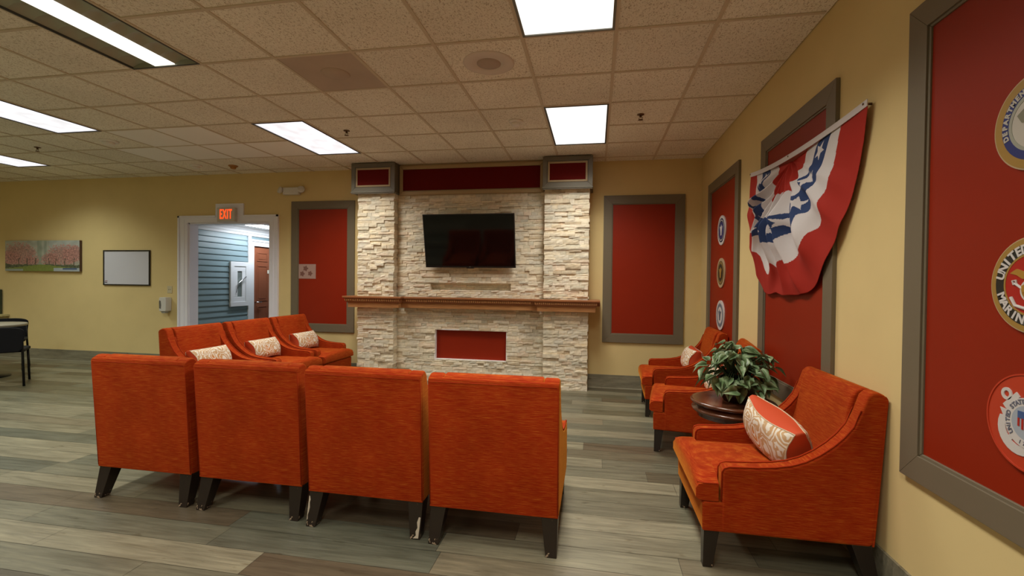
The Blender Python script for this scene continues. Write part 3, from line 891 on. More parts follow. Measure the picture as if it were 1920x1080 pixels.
plab = ['floral lumbar pillow on the armchair just beyond the potted plant', 'floral lumbar pillow on the right-wall armchair closest to the back corner',
        'floral lumbar pillow with orange end on the left-row armchair nearest the camera', 'floral lumbar pillow on the middle armchair of the left row', 'floral lumbar pillow on the left-row armchair nearest the fireplace']
for lab, chp, du, dx, tilt, tw, ro in ((plab[0], RROW[1], .26, .02, 16, 2, 0), (plab[1], RROW[2], .26, .04, 16, 0, 0),
                               (plab[2], LROW[0], .27, .03, 20, 0, 0), (plab[3], LROW[1], .27, .01, 20, 0, 0), (plab[4], LROW[2], .27, -.03, 20, 0, 0)):
    o = dup(pil0, (0, 0, 0), 0, lab); put_pillow(o, chp, du, dx, tilt, tw, ro)

# ================================================================ ROUND TABLE + PLANT
TX, TY, TZ = .955, 3.445, .585
t = thing('round_side_table', 'dark mahogany round side table between the right-wall armchairs, under the potted plant', 'table', (TX, TY, 0))
bm = bmesh.new(); lathe(bm, [(.20, TZ-.030), (.262, TZ-.028), (.275, TZ-.018), (.277, TZ-.009), (.270, TZ-.001), (.262, TZ), (.250, TZ-.002), (.001, TZ-.002)], n=64)
mesh_obj('tabletop', bm, MAHOG, t)
bm = bmesh.new(); lathe(bm, [(.20, TZ-.12), (.232, TZ-.115), (.236, TZ-.085), (.262, TZ-.078), (.270, TZ-.066), (.266, TZ-.055), (.240, TZ-.050), (.235, TZ-.030), (.20, TZ-.030)], n=64)
mesh_obj('apron', bm, MAHOG, t)
bm = bmesh.new(); lathe(bm, [(.045, .10), (.06, .12), (.045, .16), (.032, .25), (.045, .36), (.06, .42), (.05, .45), (.075, TZ-.12)], n=32)
mesh_obj('pedestal', bm, MAHOG, t)
for k in range(4):
    a = pi/4+k*pi/2; bm = bmesh.new()
    tube(bm, [(.03*cos(a), .03*sin(a), .15), (.12*cos(a), .12*sin(a), .13), (.19*cos(a), .19*sin(a), .06), (.23*cos(a), .23*sin(a), .014)], [.028, .024, .018, .014], 10)
    mesh_obj('foot', bm, MAHOG, t)
PX, PY, PZ = .985, 3.44, TZ+.002
t = thing('potted_plant', 'leafy green plant in a dark maroon pot on the round side table', 'plant', (PX, PY, PZ-.001))
bm = bmesh.new(); lathe(bm, [(.085, 0), (.095, .004), (.112, .06), (.120, .13), (.128, .14), (.128, .155), (.118, .155), (.112, .135), (.001, .130)], n=40)
mesh_obj('pot', bm, mat('maroon_pot', (.035, .008, .006), .3), t)
bm = bmesh.new(); lathe(bm, [(.11, .128), (.10, .14), (.001, .145)], n=24); mesh_obj('soil', bm, mat('soil', (.02, .014, .01), .95), t)
LEAF = mat('green_leaf', (.05, .10, .035), .38, spec=.5)
tt = NT(LEAF); ff = tt.noise(tt.coord(), 22, 2)
tt.base(tt.ramp(ff, [(.30, (.085, .145, .055)), (.50, (.165, .255, .115)), (.68, (.30, .38, .22))]))
rnd = random.Random(5)
leafb = bmesh.new(); stemb = bmesh.new()
def leaf(bm, base, dirv, nrm, L, Wd):
    d = dirv.normalized(); n = (nrm-nrm.dot(d)*d).normalized(); s = d.cross(n)
    prof = [(0, .0), (.03, .30), (.13, .47), (.28, .5), (.45, .42), (.65, .27), (.85, .11), (1, .0)]
    mid, lft, rgt = [], [], []
    for u, wv in prof:
        c = base+d*(L*u)-n*(L*.30*u*u)
        mid.append(bm.verts.new(c))
        if 0 < wv:
            lft.append(bm.verts.new(c+s*(Wd*wv)+n*(Wd*wv*.35)-d*(L*.10*(1 if u < .1 else 0)))); rgt.append(bm.verts.new(c-s*(Wd*wv)+n*(Wd*wv*.35)-d*(L*.10*(1 if u < .1 else 0))))
        else: lft.append(mid[-1]); rgt.append(mid[-1])
    for i in range(len(prof)-1):
        for sd in (lft, rgt):
            q = [mid[i], mid[i+1], sd[i+1], sd[i]]
            q2 = []
            for v in q:
                if v not in q2: q2.append(v)
            if len(q2) >= 3:
                try: bm.faces.new(q2)
                except ValueError: pass
top = Vector((0, 0, .14))
for i in range(150):
    az = rnd.uniform(0, 2*pi); el = rnd.uniform(-.45, 1.45)
    R_ = rnd.uniform(.12, .235) * (1.0 if el > 0 else 1.05)
    if i % 9 == 0: R_ *= 1.18
    end = Vector((R_*cos(el)*cos(az)*1.02, R_*cos(el)*sin(az), .165+R_*sin(el)*.92 + .02))
    p0 = top+Vector((.05*cos(az), .05*sin(az), 0))
    midp = (p0+end)/2+Vector((0, 0, .05))
    if end.x+PX > RX-.06: end.x = RX-.06-PX
    if end.z < .04: end.z = .04+rnd.random()*.03
    tube(stemb, [p0, midp, end], .0022, 5)
    out = Vector((end.x, end.y, 0)); out = out.normalized() if out.length > .01 else Vector((1, 0, 0))
    d = out*.8+Vector((rnd.uniform(-.6, .6), rnd.uniform(-.6, .6), rnd.uniform(-.9, .25)))
    nrm = Vector((out.x*.6, out.y*.6, 1))+Vector((rnd.uniform(-.4, .4),)*3)
    L = rnd.uniform(.065, .115)
    if end.x+PX+d.normalized().x*L > RX-.01: d.x *= -.2
    leaf(leafb, end, d, nrm, L, L*.78)
# two long hanging leaves over the near side of the pot
for (ax, az_) in ((-.09, .12), (-.02, .10), (-.16, .15)):
    leaf(leafb, Vector((ax, -.13, az_+.02)), Vector((-.1, -.35, -1)), Vector((-.2, -1, .3)), .12, .085)
for v in leafb.verts: v.co.z = max(v.co.z, .006)
mesh_obj('foliage', leafb, LEAF, t, keep=True)
mesh_obj('stems', stemb, mat('stem_green', (.05, .09, .03), .6), t)

# ================================================================ WALL ITEMS, LEFT PART OF THE BACK WALL
# cherry avenue canvas
def paint(u, v):  # u 0..1 right, v 0..1 up
    n = noise.noise(Vector((u*14, v*6, 0))); n2 = noise.noise(Vector((u*60, v*22, 4)))
    c = Vector((.40, .41, .33))
    if .38 < u < .62: c = Vector((.40, .41, .34))
    if .44 < u < .50 or .53 < u < .57: c = Vector((.30, .33, .26))
    if u > .6 and v > .7: c = Vector((.42, .44, .40))
    c *= 1+.25*n
    for (cx_, cz_, rx, rz) in ((.20, .48, .22, .42), (.10, .40, .12, .25), (.36, .32, .10, .20), (.80, .50, .22, .34), (.62, .36, .12, .22), (.92, .55, .14, .3)):
        d = ((u-cx_)/rx)**2+((v-cz_)/rz)**2
        n3 = noise.noise(Vector((u*110, v*40, cx_*9)))
        if d < 1.05+.9*n2+.5*n+.5*n3:
            c = c.lerp(Vector((.40, .19, .16))*(1+.8*n2+.6*n3), .85-.3*max(0, n3))
    for tx in (.19, .30, .42, .60, .69, .81, .93):
        if abs(u-tx-.01*n) < .006 and v < .42: c = Vector((.09, .07, .05))
    if v < .22+.04*n: c = Vector((.10, .11, .06))*(1+.8*n2)
    g = .0+.05+.17*(1-abs(u-.5)*1.6)
    if v < g: c = Vector((.20, .24, .05))*(1+.2*n2)
    if v < .10 and u > .66: c = Vector((.38, .42, .45))
    if v < .07 and u < .25: c = Vector((.30, .34, .30))
    if .78 < u < .97 and .05 < v < .10: c = Vector((.08, .12, .22))
    return c
t = thing('canvas_picture', 'long wrapped canvas of pink cherry trees along a lawn, on the left wall area', 'picture', (-9.155, BY, 1.735))
bm = bmesh.new(); cl = bm.loops.layers.float_color.new('tone'); nu, nv = 150, 56; w2, h2 = .775, .257
G_ = [[bm.verts.new((-w2+2*w2*i/nu, -.042, -h2+2*h2*j/nv)) for i in range(nu+1)] for j in range(nv+1)]
for j in range(nv):
    for i in range(nu):
        f = bm.faces.new([G_[j][i], G_[j][i+1], G_[j+1][i+1], G_[j+1][i]]); c = paint((i+.5)/nu, (j+.5)/nv)
        for l in f.loops: l[cl] = (*c, 1)
M_ = mat('canvas_print', (.5, .5, .5), .7); NT(M_).base(NT(M_).attr('tone'))
mesh_obj('printed_canvas', bm, M_, t, smooth=False, keep=True)
mesh_obj('stretcher', B(-w2, w2, -.0415, -.002, -h2, h2), mat('canvas_side', (.10, .05, .035), .7), t, smooth=False)
# whiteboard
t = thing('whiteboard', 'blank whiteboard in a thin black frame between the cherry tree canvas and the doorway', 'whiteboard', (-7.49, BY, 1.545))
mesh_obj('board', B(-.44, .44, -.012, -.002, -.275, .275), mat('whiteboard_enamel', (.62, .62, .70), .3), t, smooth=False)
mesh_obj('frame', frame_bm(-.452, .452, -.287, .287, .020, -.020, -.001), BLACK, t, bevel=.002)
bm = bmesh.new(); box(bm, -.42, -.37, -.0135, -.012, -.222, -.212)
mesh_obj('red_mark', bm, mat('mark_red', (.25, .05, .05), .5), t, smooth=False)
mesh_obj('dark_mark', B(-.425, -.375, -.0135, -.012, -.246, -.234), mat('mark_dark', (.06, .04, .05), .5), t, smooth=False)
# outlet
t = thing('wall_plate', 'small cream wall plate with two dark slots above the soap dispenser', 'outlet', (-6.675, BY, 1.203))
mesh_obj('plate', B(-.045, .045, -.007, 0, -.058, .058), mat('cream_plate', (.60, .52, .34), .4), t, bevel=.003)
for dx in (-.014, .014):
    mesh_obj('slot', B(dx-.004, dx+.004, -.008, -.006, -.006, .008), mat('slot_dark', (.03, .02, .02), .6), t, smooth=False)
# dispenser
t = thing('soap_dispenser', 'white wall-mounted sanitizer dispenser with grey window left of the doorway', 'dispenser', (-6.705, BY, .86))
bm = bmesh.new(); prism(bm, [(-.062, .012), (-.050, 0), (.050, 0), (.062, .012), (.066, .19), (.056, .222), (-.056, .222), (-.066, .19)], -.105, -.001, 'y')
mesh_obj('housing', bm, PLASTIC, t, bevel=.012, segs=3)
bm = bmesh.new(); prism(bm, [(-.055, .05), (-.028, .04), (-.022, .10), (-.030, .165), (-.050, .175), (-.058, .15)], -.108, -.104, 'y')
mesh_obj('window', bm, mat('grey_window', (.12, .12, .12), .2), t, smooth=False)
bm = bmesh.new(); prism(bm, [(-.03, -.03), (.03, -.03), (.045, .004), (-.045, .004)], -.09, -.03, 'y')
mesh_obj('nozzle', bm, mat('nozzle_grey', (.35, .34, .31), .4), t, bevel=.004)
# exit sign
t = thing('exit_sign', 'lit red EXIT sign box mounted on the raised step of the white door casing', 'sign', (-5.575, BY-.022, 2.37))
mesh_obj('sign_box', B(-.165, .140, -.062, 0, -.108, .108), mat('exit_white', (.60, .57, .50), .45), t, bevel=.004)
bm = text_bm('EXIT', .205, .004, .003, 1.22)
bmesh.ops.transform(bm, matrix=Matrix.Diagonal((.44, 1, 1, 1)), verts=bm.verts)
mesh_obj('lettering', bm, mat('exit_red', (.8, .06, .02), .5, emit=(1, .07, .01), estr=1.6), t, smooth=False, loc=(-.0125, -.064, 0), rot=(pi/2, 0, 0))
# emergency light
t = thing('emergency_light', 'white twin-head emergency light on the back wall above the left red panel', 'emergency light', (-4.50, BY, 2.71))
mesh_obj('housing', B(-.13, .13, -.07, 0, -.055, .055), PLASTIC, t, bevel=.012, segs=3)
for s in (-1, 1):
    bm = bmesh.new(); lathe(bm, [(.025, 0), (.048, .02), (.050, .055), (.044, .058)], n=24)
    bmesh.ops.rotate(bm, verts=bm.verts, matrix=Matrix.Rotation(radians(70), 3, 'X') )
    bmesh.ops.rotate(bm, verts=bm.verts, matrix=Matrix.Rotation(radians(s*35), 3, 'Z'))
    mesh_obj('lamp_head', bm, PLASTIC, t, loc=(s*.155, -.035, .005))

# ================================================================ FAR LEFT: TABLE, CHAIRS, SHELF
def make_side_chair(label):
    t = thing('side_chair', label, 'chair', (0, 0, 0), 0, 'black side chairs at the far table')
    # back toward -y
    bm = bmesh.new(); nb = 16
    pts = []
    for i in range(nb+1):
        a = pi*i/nb; pts.append((.225*cos(a)*(abs(cos(a))**-.35 if abs(cos(a)) > .05 else 1), .66+.085*max(0, sin(a))**.6))
    pts = pts+[(-.205, .46), (-.17, .43), (.17, .43), (.205, .46)]
    prism(bm, pts, -.245, -.215, 'y')
    mesh_obj('backrest', bm, BLACKFAB, t, bevel=.010, segs=2)
    bm = bmesh.new(); prism(bm, [(-.22, -.2), (.22, -.2), (.235, .18), (.20, .235), (-.20, .235), (-.235, .18)], .42, .46, 'z')
    mesh_obj('seat', bm, BLACKFAB, t, bevel=.015, segs=3)
    for s in (-1, 1):
        bm = bmesh.new(); tube(bm, [(s*.20, -.228, .70), (s*.205, -.225, .45), (s*.225, -.29, .0)], .013, 8); mesh_obj('rear_leg', bm, BLACKMET, t)
        bm = bmesh.new(); tube(bm, [(s*.205, .19, .43), (s*.215, .23, .0)], .013, 8); mesh_obj('front_leg', bm, BLACKMET, t)
        bm = bmesh.new(); tube(bm, [(s*.205, -.21, .43), (s*.205, .19, .43)], .011, 8); mesh_obj('seat_rail', bm, BLACKMET, t)
    return t
sc = make_side_chair('black side chair seen from behind at the left edge, nearer the camera')
sc.location = (-7.46, 4.67, 0); sc.rotation_euler = (0, 0, radians(50))
dup(sc, (-8.62, 5.42, 0), radians(230), 'black side chair on the far side of the table at the left edge')
t = thing('round_dining_table', 'grey-topped round table at the left edge between the two black chairs', 'table', (-8.20, 4.95, 0))
bm = bmesh.new(); lathe(bm, [(.395, .695), (.405, .700), (.405, .722), (.398, .728), (.001, .728)], n=48); mesh_obj('tabletop', bm, mat('grey_laminate', (.30, .27, .21), .4), t)
bm = bmesh.new(); lathe(bm, [(.05, .03), (.05, .695)], n=20); mesh_obj('column', bm, BLACKMET, t)
bm = bmesh.new(); lathe(bm, [(.24, 0), (.24, .012), (.08, .03), (.05, .04)], n=32); mesh_obj('base', bm, BLACKMET, t)
# shelf and print at the left frame edge
t = thing('wall_ledge', 'short pale yellow ledge on the back wall at the left picture edge', 'shelf', (-10.35, BY, .70))
mesh_obj('ledge_board', B(-.45, .45, -.11, 0, 0, .035), mat('yellow_ledge', (.52, .45, .22), .5), t, bevel=.004)
mesh_obj('apron', B(-.42, .42, -.05, 0, -.05, 0), mat('yellow_apron', (.42, .36, .18), .5), t, bevel=.004)
t = thing('framed_print', 'green and blue framed print standing on the yellow ledge at the left edge', 'picture', (-10.42, BY-.01, .736))
mesh_obj('frame', frame_bm(-.37, .37, 0, .42, .04, -.03, 0), mat('dark_green', (.035, .05, .03), .5), t, bevel=.003)
mesh_obj('print', B(-.34, .34, -.016, -.004, .03, .39), mat('print_teal', (.16, .24, .24), .5), t, smooth=False)

# ================================================================ SEALS
def ngon(r, n=64, c=(0, 0)): return [(c[0]+r*cos(2*pi*k/n), c[1]+r*sin(2*pi*k/n)) for k in range(n)]
def ring_bm(r0, r1, z0, z1, n=64, a0=0, a1=2*pi):
    bm = bmesh.new(); full = abs(a1-a0-2*pi) < 1e-6
    steps = n
    for k in range(steps):
        a, b = a0+(a1-a0)*k/steps, a0+(a1-a0)*(k+1)/steps
        prism(bm, [(r0*cos(a), r0*sin(a)), (r1*cos(a), r1*sin(a)), (r1*cos(b), r1*sin(b)), (r0*cos(b), r0*sin(b))], z0, z1, 'z')
    return bm
def arc_text(body, r, size, mid_deg, span_deg, z, bottom=False, bold=.0, sx=1.0):
    dst = bmesh.new(); n = len(body)
    for i, ch in enumerate(body):
        if ch == ' ': continue
        f = (i/(n-1)-.5) if n > 1 else 0
        a = radians(mid_deg + (f*span_deg if bottom else -f*span_deg))
        b = text_bm(ch, size, .0016, bold)
        rot = a-pi/2 if not bottom else a+pi/2
        M = Matrix.Translation((r*cos(a), r*sin(a), z)) @ Matrix.Rotation(rot, 4, 'Z') @ Matrix.Diagonal((sx, 1, 1, 1))
        add_bm(dst, b, M)
    return dst
def wall_seal(name, label, y, z, cat='emblem', group='round service seals'):
    t = thing(name, label, cat, (RX-.0085, y, z), 0, group)
    t.rotation_euler = Matrix(((0, 0, -1), (-1, 0, 0), (0, 1, 0))).to_euler()   # local x->-y, y->z, z->-x
    return t
GOLD = mat('seal_gold', (.36, .21, .045), .4); NAVY = mat('seal_navy', (.025, .035, .16), .4); SWHITE = mat('seal_white', (.50, .46, .40), .45)
SGREY = mat('seal_grey', (.33, .33, .27), .5); SBLACK = mat('seal_black', (.02, .02, .015), .4); SRED = mat('seal_red', (.42, .018, .010), .35)
SBRIGHT = mat('seal_bright_white', (.62, .58, .56), .45); SORANGE = mat('seal_orange_red', (.50, .045, .015), .35); SRIM = mat('seal_cream_rim', (.48, .36, .22), .4)
SBLUE = mat('seal_blue', (.05, .10, .26), .4)
def disc_bm(r, z0, z1): bm = bmesh.new(); prism(bm, ngon(r), z0, z1, 'z'); return bm
r0 = .151
# top: gold rim with blue lettered ring
t = wall_seal('service_seal', 'round gold-rimmed seal with a blue ring, topmost of the three on the nearest red panel', 1.676, 1.905, group='large seals on the nearest red panel')
mesh_obj('disc', disc_bm(r0, 0, .010), SRIM, t, smooth=False)
mesh_obj('gold_ring', ring_bm(.118, .146, .010, .0115), GOLD, t, smooth=False)
mesh_obj('blue_ring', ring_bm(.092, .119, .011, .0125), NAVY, t, smooth=False)
mesh_obj('lettering', arc_text('DEPARTMENT OF THE NAVY', .1055, .024, 90, 216, .0131, bold=.0012), SWHITE, t, smooth=False)
mesh_obj('rope_ring', ring_bm(.082, .093, .011, .0135, 48), SGREY, t, smooth=False)
mesh_obj('center_field', disc_bm(.083, .010, .0125), SWHITE, t, smooth=False)
bm = bmesh.new()
prism(bm, [(-.062, .030), (-.035, .048), (-.008, .030), (0, .052), (.010, .030), (.035, .048), (.062, .030), (.045, .004), (.014, -.004), (.010, -.035), (-.010, -.035), (-.014, -.004), (-.045, .004)], .0125, .0145, 'z')
mesh_obj('eagle', bm, mat('eagle_taupe', (.20, .19, .13), .5), t, smooth=False)
bm = bmesh.new(); prism(bm, [(-.006, -.06), (.006, -.06), (.006, -.02), (-.006, -.02)], .0125, .015, 'z'); prism(bm, [(-.035, -.045), (0, -.066), (.035, -.045), (.03, -.038), (0, -.055), (-.03, -.038)], .0125, .015, 'z')
mesh_obj('anchor', bm, GOLD, t, smooth=False)
# middle: marine corps
t = wall_seal('service_seal', 'gold and black UNITED STATES MARINE CORPS seal with red centre on the nearest red panel', 1.674, 1.400, group='large seals on the nearest red panel')
mesh_obj('disc', disc_bm(r0, 0, .010), SRIM, t, smooth=False)
mesh_obj('gold_ring', ring_bm(.128, .147, .010, .0115), GOLD, t, smooth=False)
mesh_obj('black_ring', ring_bm(.096, .130, .011, .0122), SBLACK, t, smooth=False)
lt = arc_text('UNITED STATES', .1125, .040, 90, 150, .013, bold=.0014); add_bm(lt, arc_text('MARINE CORPS', .1125, .040, 270, 138, .013, True, bold=.0014))
mesh_obj('lettering', lt, SBRIGHT, t, smooth=False)
mesh_obj('red_field', disc_bm(.097, .010, .0128), SRED, t, smooth=False)
mesh_obj('inner_gold_ring', ring_bm(.092, .098, .0125, .0138), GOLD, t, smooth=False)
bm = bmesh.new()
prism(bm, [(-.074, .036), (-.050, .050), (-.022, .040), (-.006, .050), (0, .066), (.008, .052), (.022, .040), (.050, .050), (.074, .036), (.050, .030), (.030, .018), (-.030, .018), (-.050, .030)], .0128, .0155, 'z')
mesh_obj('eagle', bm, mat('emblem_gold', (.42, .22, .035), .35), t, smooth=False)
mesh_obj('globe', ring_bm(.030, .036, .0128, .016, 40), SBRIGHT, t, smooth=False, loc=(0, -.018, 0))
bm = bmesh.new(); lathe(bm, [(.031, .0128), (.028, .018), (.016, .022), (.001, .023)], n=32)
for (a, b, r) in ((-.012, .006, .012), (.013, -.004, .014), (-.004, -.016, .010)): prism(bm, [(a+r*cos(q*pi/4)*(1 if q % 2 else .7), b+r*sin(q*pi/4)) for q in range(8)], .0215, .0245, 'z')
mesh_obj('globe_map', bm, bpy.data.materials['emblem_gold'], t, smooth=False, loc=(0, -.018, 0))
bm = bmesh.new(); tube(bm, [(-.055, .004, .015), (.05, -.062, .015)], .004, 8)
tube(bm, [(-.068, -.040, .015), (-.052, -.066, .015), (-.018, -.074, .015), (.02, -.072, .015), (.055, -.040, .015)], .005, 8); tube(bm, [(-.060, -.0, .015), (-.064, .012, .015), (-.052, .014, .015), (-.050, .002, .015)], .003, 6, close=True)
mesh_obj('anchor', bm, SBRIGHT, t, smooth=False)
# bottom: coast guard
t = wall_seal('service_seal', 'round red seal with white crossed anchors, lowest of the three on the nearest red panel', 1.676, .972, group='large seals on the nearest red panel')
mesh_obj('disc', disc_bm(r0, 0, .010), SORANGE, t, smooth=False)
mesh_obj('rim', ring_bm(.147, .152, .008, .0125), SORANGE, t, smooth=False)
for s in (-1, 1):
    bm = bmesh.new()
    def rp(x, y): # anchor drawn with shank along the diagonal
        a = radians(s*-45) ; return (x*cos(a)-y*sin(a), x*sin(a)+y*cos(a))
    prism(bm, [rp(-.008, -.105), rp(.008, -.105), rp(.008, .092), rp(-.008, .092)], .010, .0125, 'z')
    prism(bm, [rp(-.034, .074), rp(.034, .074), rp(.034, .092), rp(-.034, .092)], .010, .0130, 'z')
    n = 20; cx_, cy_ = 0, .108
    for k in range(n):
        a, b = 2*pi*k/n, 2*pi*(k+1)/n
        prism(bm, [rp(cx_+.010*cos(a), cy_+.010*sin(a)), rp(cx_+.020*cos(a), cy_+.020*sin(a)), rp(cx_+.020*cos(b), cy_+.020*sin(b)), rp(cx_+.010*cos(b), cy_+.010*sin(b))], .010, .013, 'z')
    arc = [(.078*cos(q), -.040+.078*sin(q)) for q in [radians(200+14*k) for k in range(11)]]
    arc2 = [(.058*cos(q), -.028+.060*sin(q)) for q in [radians(200+14*k) for k in range(11)]]
    for k in range(10): prism(bm, [rp(*arc[k]), rp(*arc[k+1]), rp(*arc2[k+1]), rp(*arc2[k])], .010, .0128, 'z')
    for sx in (-1, 1):
        prism(bm, [rp(sx*.090, -.050), rp(sx*.062, -.028), rp(sx*.046, -.064)] if sx > 0 else [rp(sx*.046, -.064), rp(sx*.062, -.028), rp(sx*.090, -.050)], .010, .0130, 'z')
    mesh_obj('anchor', bm, SBRIGHT, t, smooth=False)
mesh_obj('white_ring', ring_bm(.052, .078, .0125, .0148), SBRIGHT, t, smooth=False)
lt = arc_text('UNITED STATES COAST GUARD', .0655, .020, 90, 250, .0153, bold=.0006); add_bm(lt, arc_text('1790', .0655, .018, 270, 38, .0153, True))
mesh_obj('lettering', lt, mat('letter_slate', (.14, .15, .20), .5), t, smooth=False)
mesh_obj('center_field', disc_bm(.053, .0125, .0150), mat('seal_pale_blue', (.36, .40, .46), .5), t, smooth=False)
bm = bmesh.new(); prism(bm, [(-.030, .012), (.030, .012), (.030, .034), (-.030, .034)], .015, .0165, 'z'); mesh_obj('shield_chief', bm, SBLUE, t, smooth=False)
bm = bmesh.new()
for k in range(5):
    x = -.030+k*.0135; prism(bm, [(x, -.030+abs(k-2)*.008), (x+.006, -.030+abs(k-2)*.008), (x+.006, .012), (x, .012)], .015, .0165, 'z')
mesh_obj('shield_stripes', bm, SRED, t, smooth=False)
# three small looking seals on the far right-wall panel
for z, lab, rim, ringm, cen, em in ((1.967, 'white-rimmed seal with dark blue ring, topmost of three on the panel nearest the corner', SBRIGHT, mat('seal_dark_navy', (.03, .04, .075), .5), NAVY, SBRIGHT),
                                    (1.513, 'bronze and black seal, middle of three on the wall panel nearest the corner', SRIM, mat('seal_bronze', (.13, .095, .04), .5), SBLACK, GOLD),
                                    (1.060, 'silver and pale blue seal, lowest of three on the wall panel nearest the corner', SBRIGHT, mat('seal_steel', (.20, .23, .27), .5), SBRIGHT, mat('seal_slate', (.12, .14, .18), .5))):
    t = wall_seal('service_seal', lab, 5.265, z, group='seals on the far right-wall panel')
    mesh_obj('disc', disc_bm(.158, 0, .010), rim, t, smooth=False)
    mesh_obj('ring', ring_bm(.088, .128, .010, .0115), ringm, t, smooth=False)
    mesh_obj('center_field', disc_bm(.089, .010, .0113), cen, t, smooth=False)
    bm = ring_bm(.104, .112, .0115, .0125, 24)
    mesh_obj('ring_marks', bm, em, t, smooth=False)
    bm = bmesh.new(); prism(bm, [(-.055, .045), (-.02, .035), (0, .062), (.02, .035), (.055, .045), (.032, .0), (.018, -.055), (-.018, -.055), (-.032, 0)], .0113, .014, 'z')
    mesh_obj('eagle_shape', bm, em, t, smooth=False)

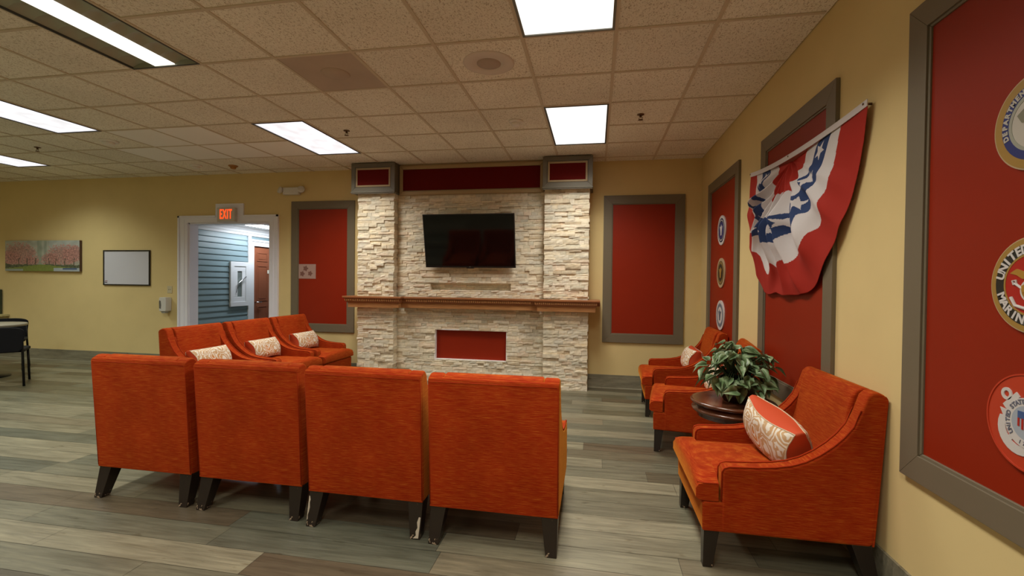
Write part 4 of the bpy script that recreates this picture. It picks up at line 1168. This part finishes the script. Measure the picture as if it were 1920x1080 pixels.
# ================================================================ BUNTING
def build_bunting():
    t = thing('bunting', 'red, white and blue pleated half-round bunting with white stars hanging on the right wall', 'bunting', (0, 0, 0))
    # outline in wall coordinates (y, z); centre of the fan
    Cy, Cz = 3.42, 2.226
    right = (2.55, 2.285); left = (4.285, 2.325)
    out = [(2.55, 2.285), (2.60, 2.08), (2.665, 1.90), (2.76, 1.735), (2.86, 1.60), (2.96, 1.49), (3.05, 1.40), (3.16, 1.345), (3.40, 1.325), (3.65, 1.335), (3.93, 1.345), (4.05, 1.46), (4.16, 1.60), (4.235, 1.80), (4.275, 2.05), (4.285, 2.325)]
    pol = []
    for y, z in out:
        pol.append((atan2(-(z-Cz), -(y-Cy)), sqrt((y-Cy)**2+(z-Cz)**2)))   # angle: 0 = right(-y), pi/2 = down
    pol.sort()
    def radius(a):
        if a <= pol[0][0]: return pol[0][1]
        for (a0, r0_), (a1, r1_) in zip(pol, pol[1:]):
            if a <= a1: q = (a-a0)/(a1-a0); return r0_+(r1_-r0_)*q
        return pol[-1][1]
    NA, NR = 560, 200
    a_lo = atan2(-(right[1]-Cz), -(right[0]-Cy)); a_hi = atan2(-(left[1]-Cz), -(left[0]-Cy))
    if a_hi < 0: a_hi += 2*pi
    if pol[0][0] < -pi/2:
        pol[:] = sorted([((a+2*pi) if a < -pi/2 else a, r) for a, r in pol])
    a_lo = pol[0][0]; a_hi = pol[-1][0]
    bm = bmesh.new(); V = []
    nf = 10.5
    for i in range(NA+1):
        th = i/NA; a = a_lo+(a_hi-a_lo)*th
        # top edge sags: pull small radii with the line between the fixings
        row = []
        R = radius(a)
        for j in range(NR+1):
            r = .0+1.0*j/NR
            rr = r*R
            ph = th*nf*2*pi+1.9*noise.noise(Vector((th*5, r*1.6, 1.7)))*2.4
            fold = sin(ph); f2 = noise.noise(Vector((th*16, r*5, 3))); f3 = noise.noise(Vector((th*6, r*2.6, 8)))
            calm = min(1, max(0, (th-.10)/.22))*min(1, (1-th)*9)      # the right-hand side hangs nearly smooth
            inner = math.exp(-((r-.50)/.26)**2)
            da = (.030*cos(ph)*(1-.5*r)+.05*f3*sin(pi*th))*calm
            aa = a+da*min(1, th*14, (1-th)*14)
            rr *= 1+.055*f2*inner*calm
            y = Cy-rr*cos(aa); z = Cz-rr*sin(aa)
            env = min(1, th*9, (1-th)*9)
            d = .030+.085*sin(pi*min(1, r*.93))*sin(pi*th)**.6+(.008+.036*inner)*fold*env*calm+.050*f2*env*calm*(.35+.65*inner)+.035*f3*env
            d += .050*math.exp(-((r-.46)/.07)**2)*sin(pi*th)*calm*(.5+.5*sin(ph*.5))
            if r < .02: d = .03
            d = max(.027, d)
            row.append(bm.verts.new((RX-d, y, z)))
        V.append(row)
    Rn = .92
    stars = []
    ns = 9
    for k in range(ns):
        a = pi*(k+.5)/ns
        stars.append((.515*cos(a), .515*sin(a), a, .066))
    def instar(x, y):
        for sx, sy, sa, sr in stars:
            dx, dy = x-sx, y-sy; d = sqrt(dx*dx+dy*dy)
            if d < sr:
                an = (atan2(dy, dx)-sa+pi*4) % (2*pi/5); an = abs(an-pi/5)
                # star boundary radius at angle
                ro, ri = sr, sr*.42
                a1 = pi/5-an  # 0 at tip
                k = ro*ri*sin(pi/5)/(ri*sin(pi/5-a1)+ro*sin(a1)) if (ri*sin(pi/5-a1)+ro*sin(a1)) > 1e-9 else ro
                if d < k: return True
        return False
    for i in range(NA):
        for j in range(NR):
            th, r = (i+.5)/NA, (j+.5)/NR
            cm = min(1, max(0, (th-.12)/.2))
            rn = r+cm*(.026*sin(th*nf*2*pi+1.2)+.075*noise.noise(Vector((th*13, r*2, 5))))
            x, y = rn*cos(pi*th), rn*sin(pi*th)
            b1, b2, b3, b4 = .27, .44, .615, .79-.06*max(0, 1-th/.35)
            if rn < b1: mi = 0
            elif rn < b2: mi = 1
            elif rn < b3: mi = 1 if instar(x, y) else 2
            elif rn < b4: mi = 1
            else: mi = 0
            if r < .004: pass
            f = bm.faces.new([V[i][j], V[i][j+1], V[i+1][j+1], V[i+1][j]]); f.material_index = mi
    bmesh.ops.remove_doubles(bm, verts=[v for rr in V for v in rr[:1]], dist=.001)
    def cloth(name, col):
        M = mat(name, col, .75, spec=.2); n_ = NT(M); n_.bump(n_.noise(n_.coord(), 30, 3), .15, .004)
        n_.b.inputs['Subsurface Weight'].default_value = 0
        return M
    o = mesh_obj('cloth', bm, [cloth('bunting_red', (.40, .028, .018)), cloth('bunting_white', (.66, .62, .62)), cloth('bunting_blue', (.030, .055, .15))], t, keep=True)
    s = o.modifiers.new('thickness', 'SOLIDIFY'); s.thickness = .0015
    # white header tape
    bm = bmesh.new(); N = 60
    pts = []
    for k in range(N+1):
        q = k/N; y = left[0]+(right[0]-left[0])*q; z = left[1]+(right[1]-left[1])*q-.062*4*q*(1-q)*.9+.010
        pts.append((RX-.034-.028*sin(pi*q), y, z))
    prev = None
    for x, y, z in pts:
        cur = [bm.verts.new((x+.001, y, z-.022)), bm.verts.new((x-.003, y, z-.022)), bm.verts.new((x-.003, y, z+.012)), bm.verts.new((x+.001, y, z+.012))]
        if prev:
            for k in range(4): bm.faces.new([prev[k], cur[k], cur[(k+1) % 4], prev[(k+1) % 4]])
        else: bm.faces.new(cur)
        prev = cur
    bm.faces.new(prev[::-1])
    mesh_obj('header_tape', bm, bpy.data.materials['bunting_white'], t, smooth=False)
    for q in (0.004, .5, .996):
        x, y, z = pts[int(q*N)]
        bm = bmesh.new(); tube(bm, [(RX-.001 if q != .5 else x+.004, y, z+.0), (x-.006, y, z)], .006, 10)
        mesh_obj('grommet', bm, BRASS, t)
build_bunting()
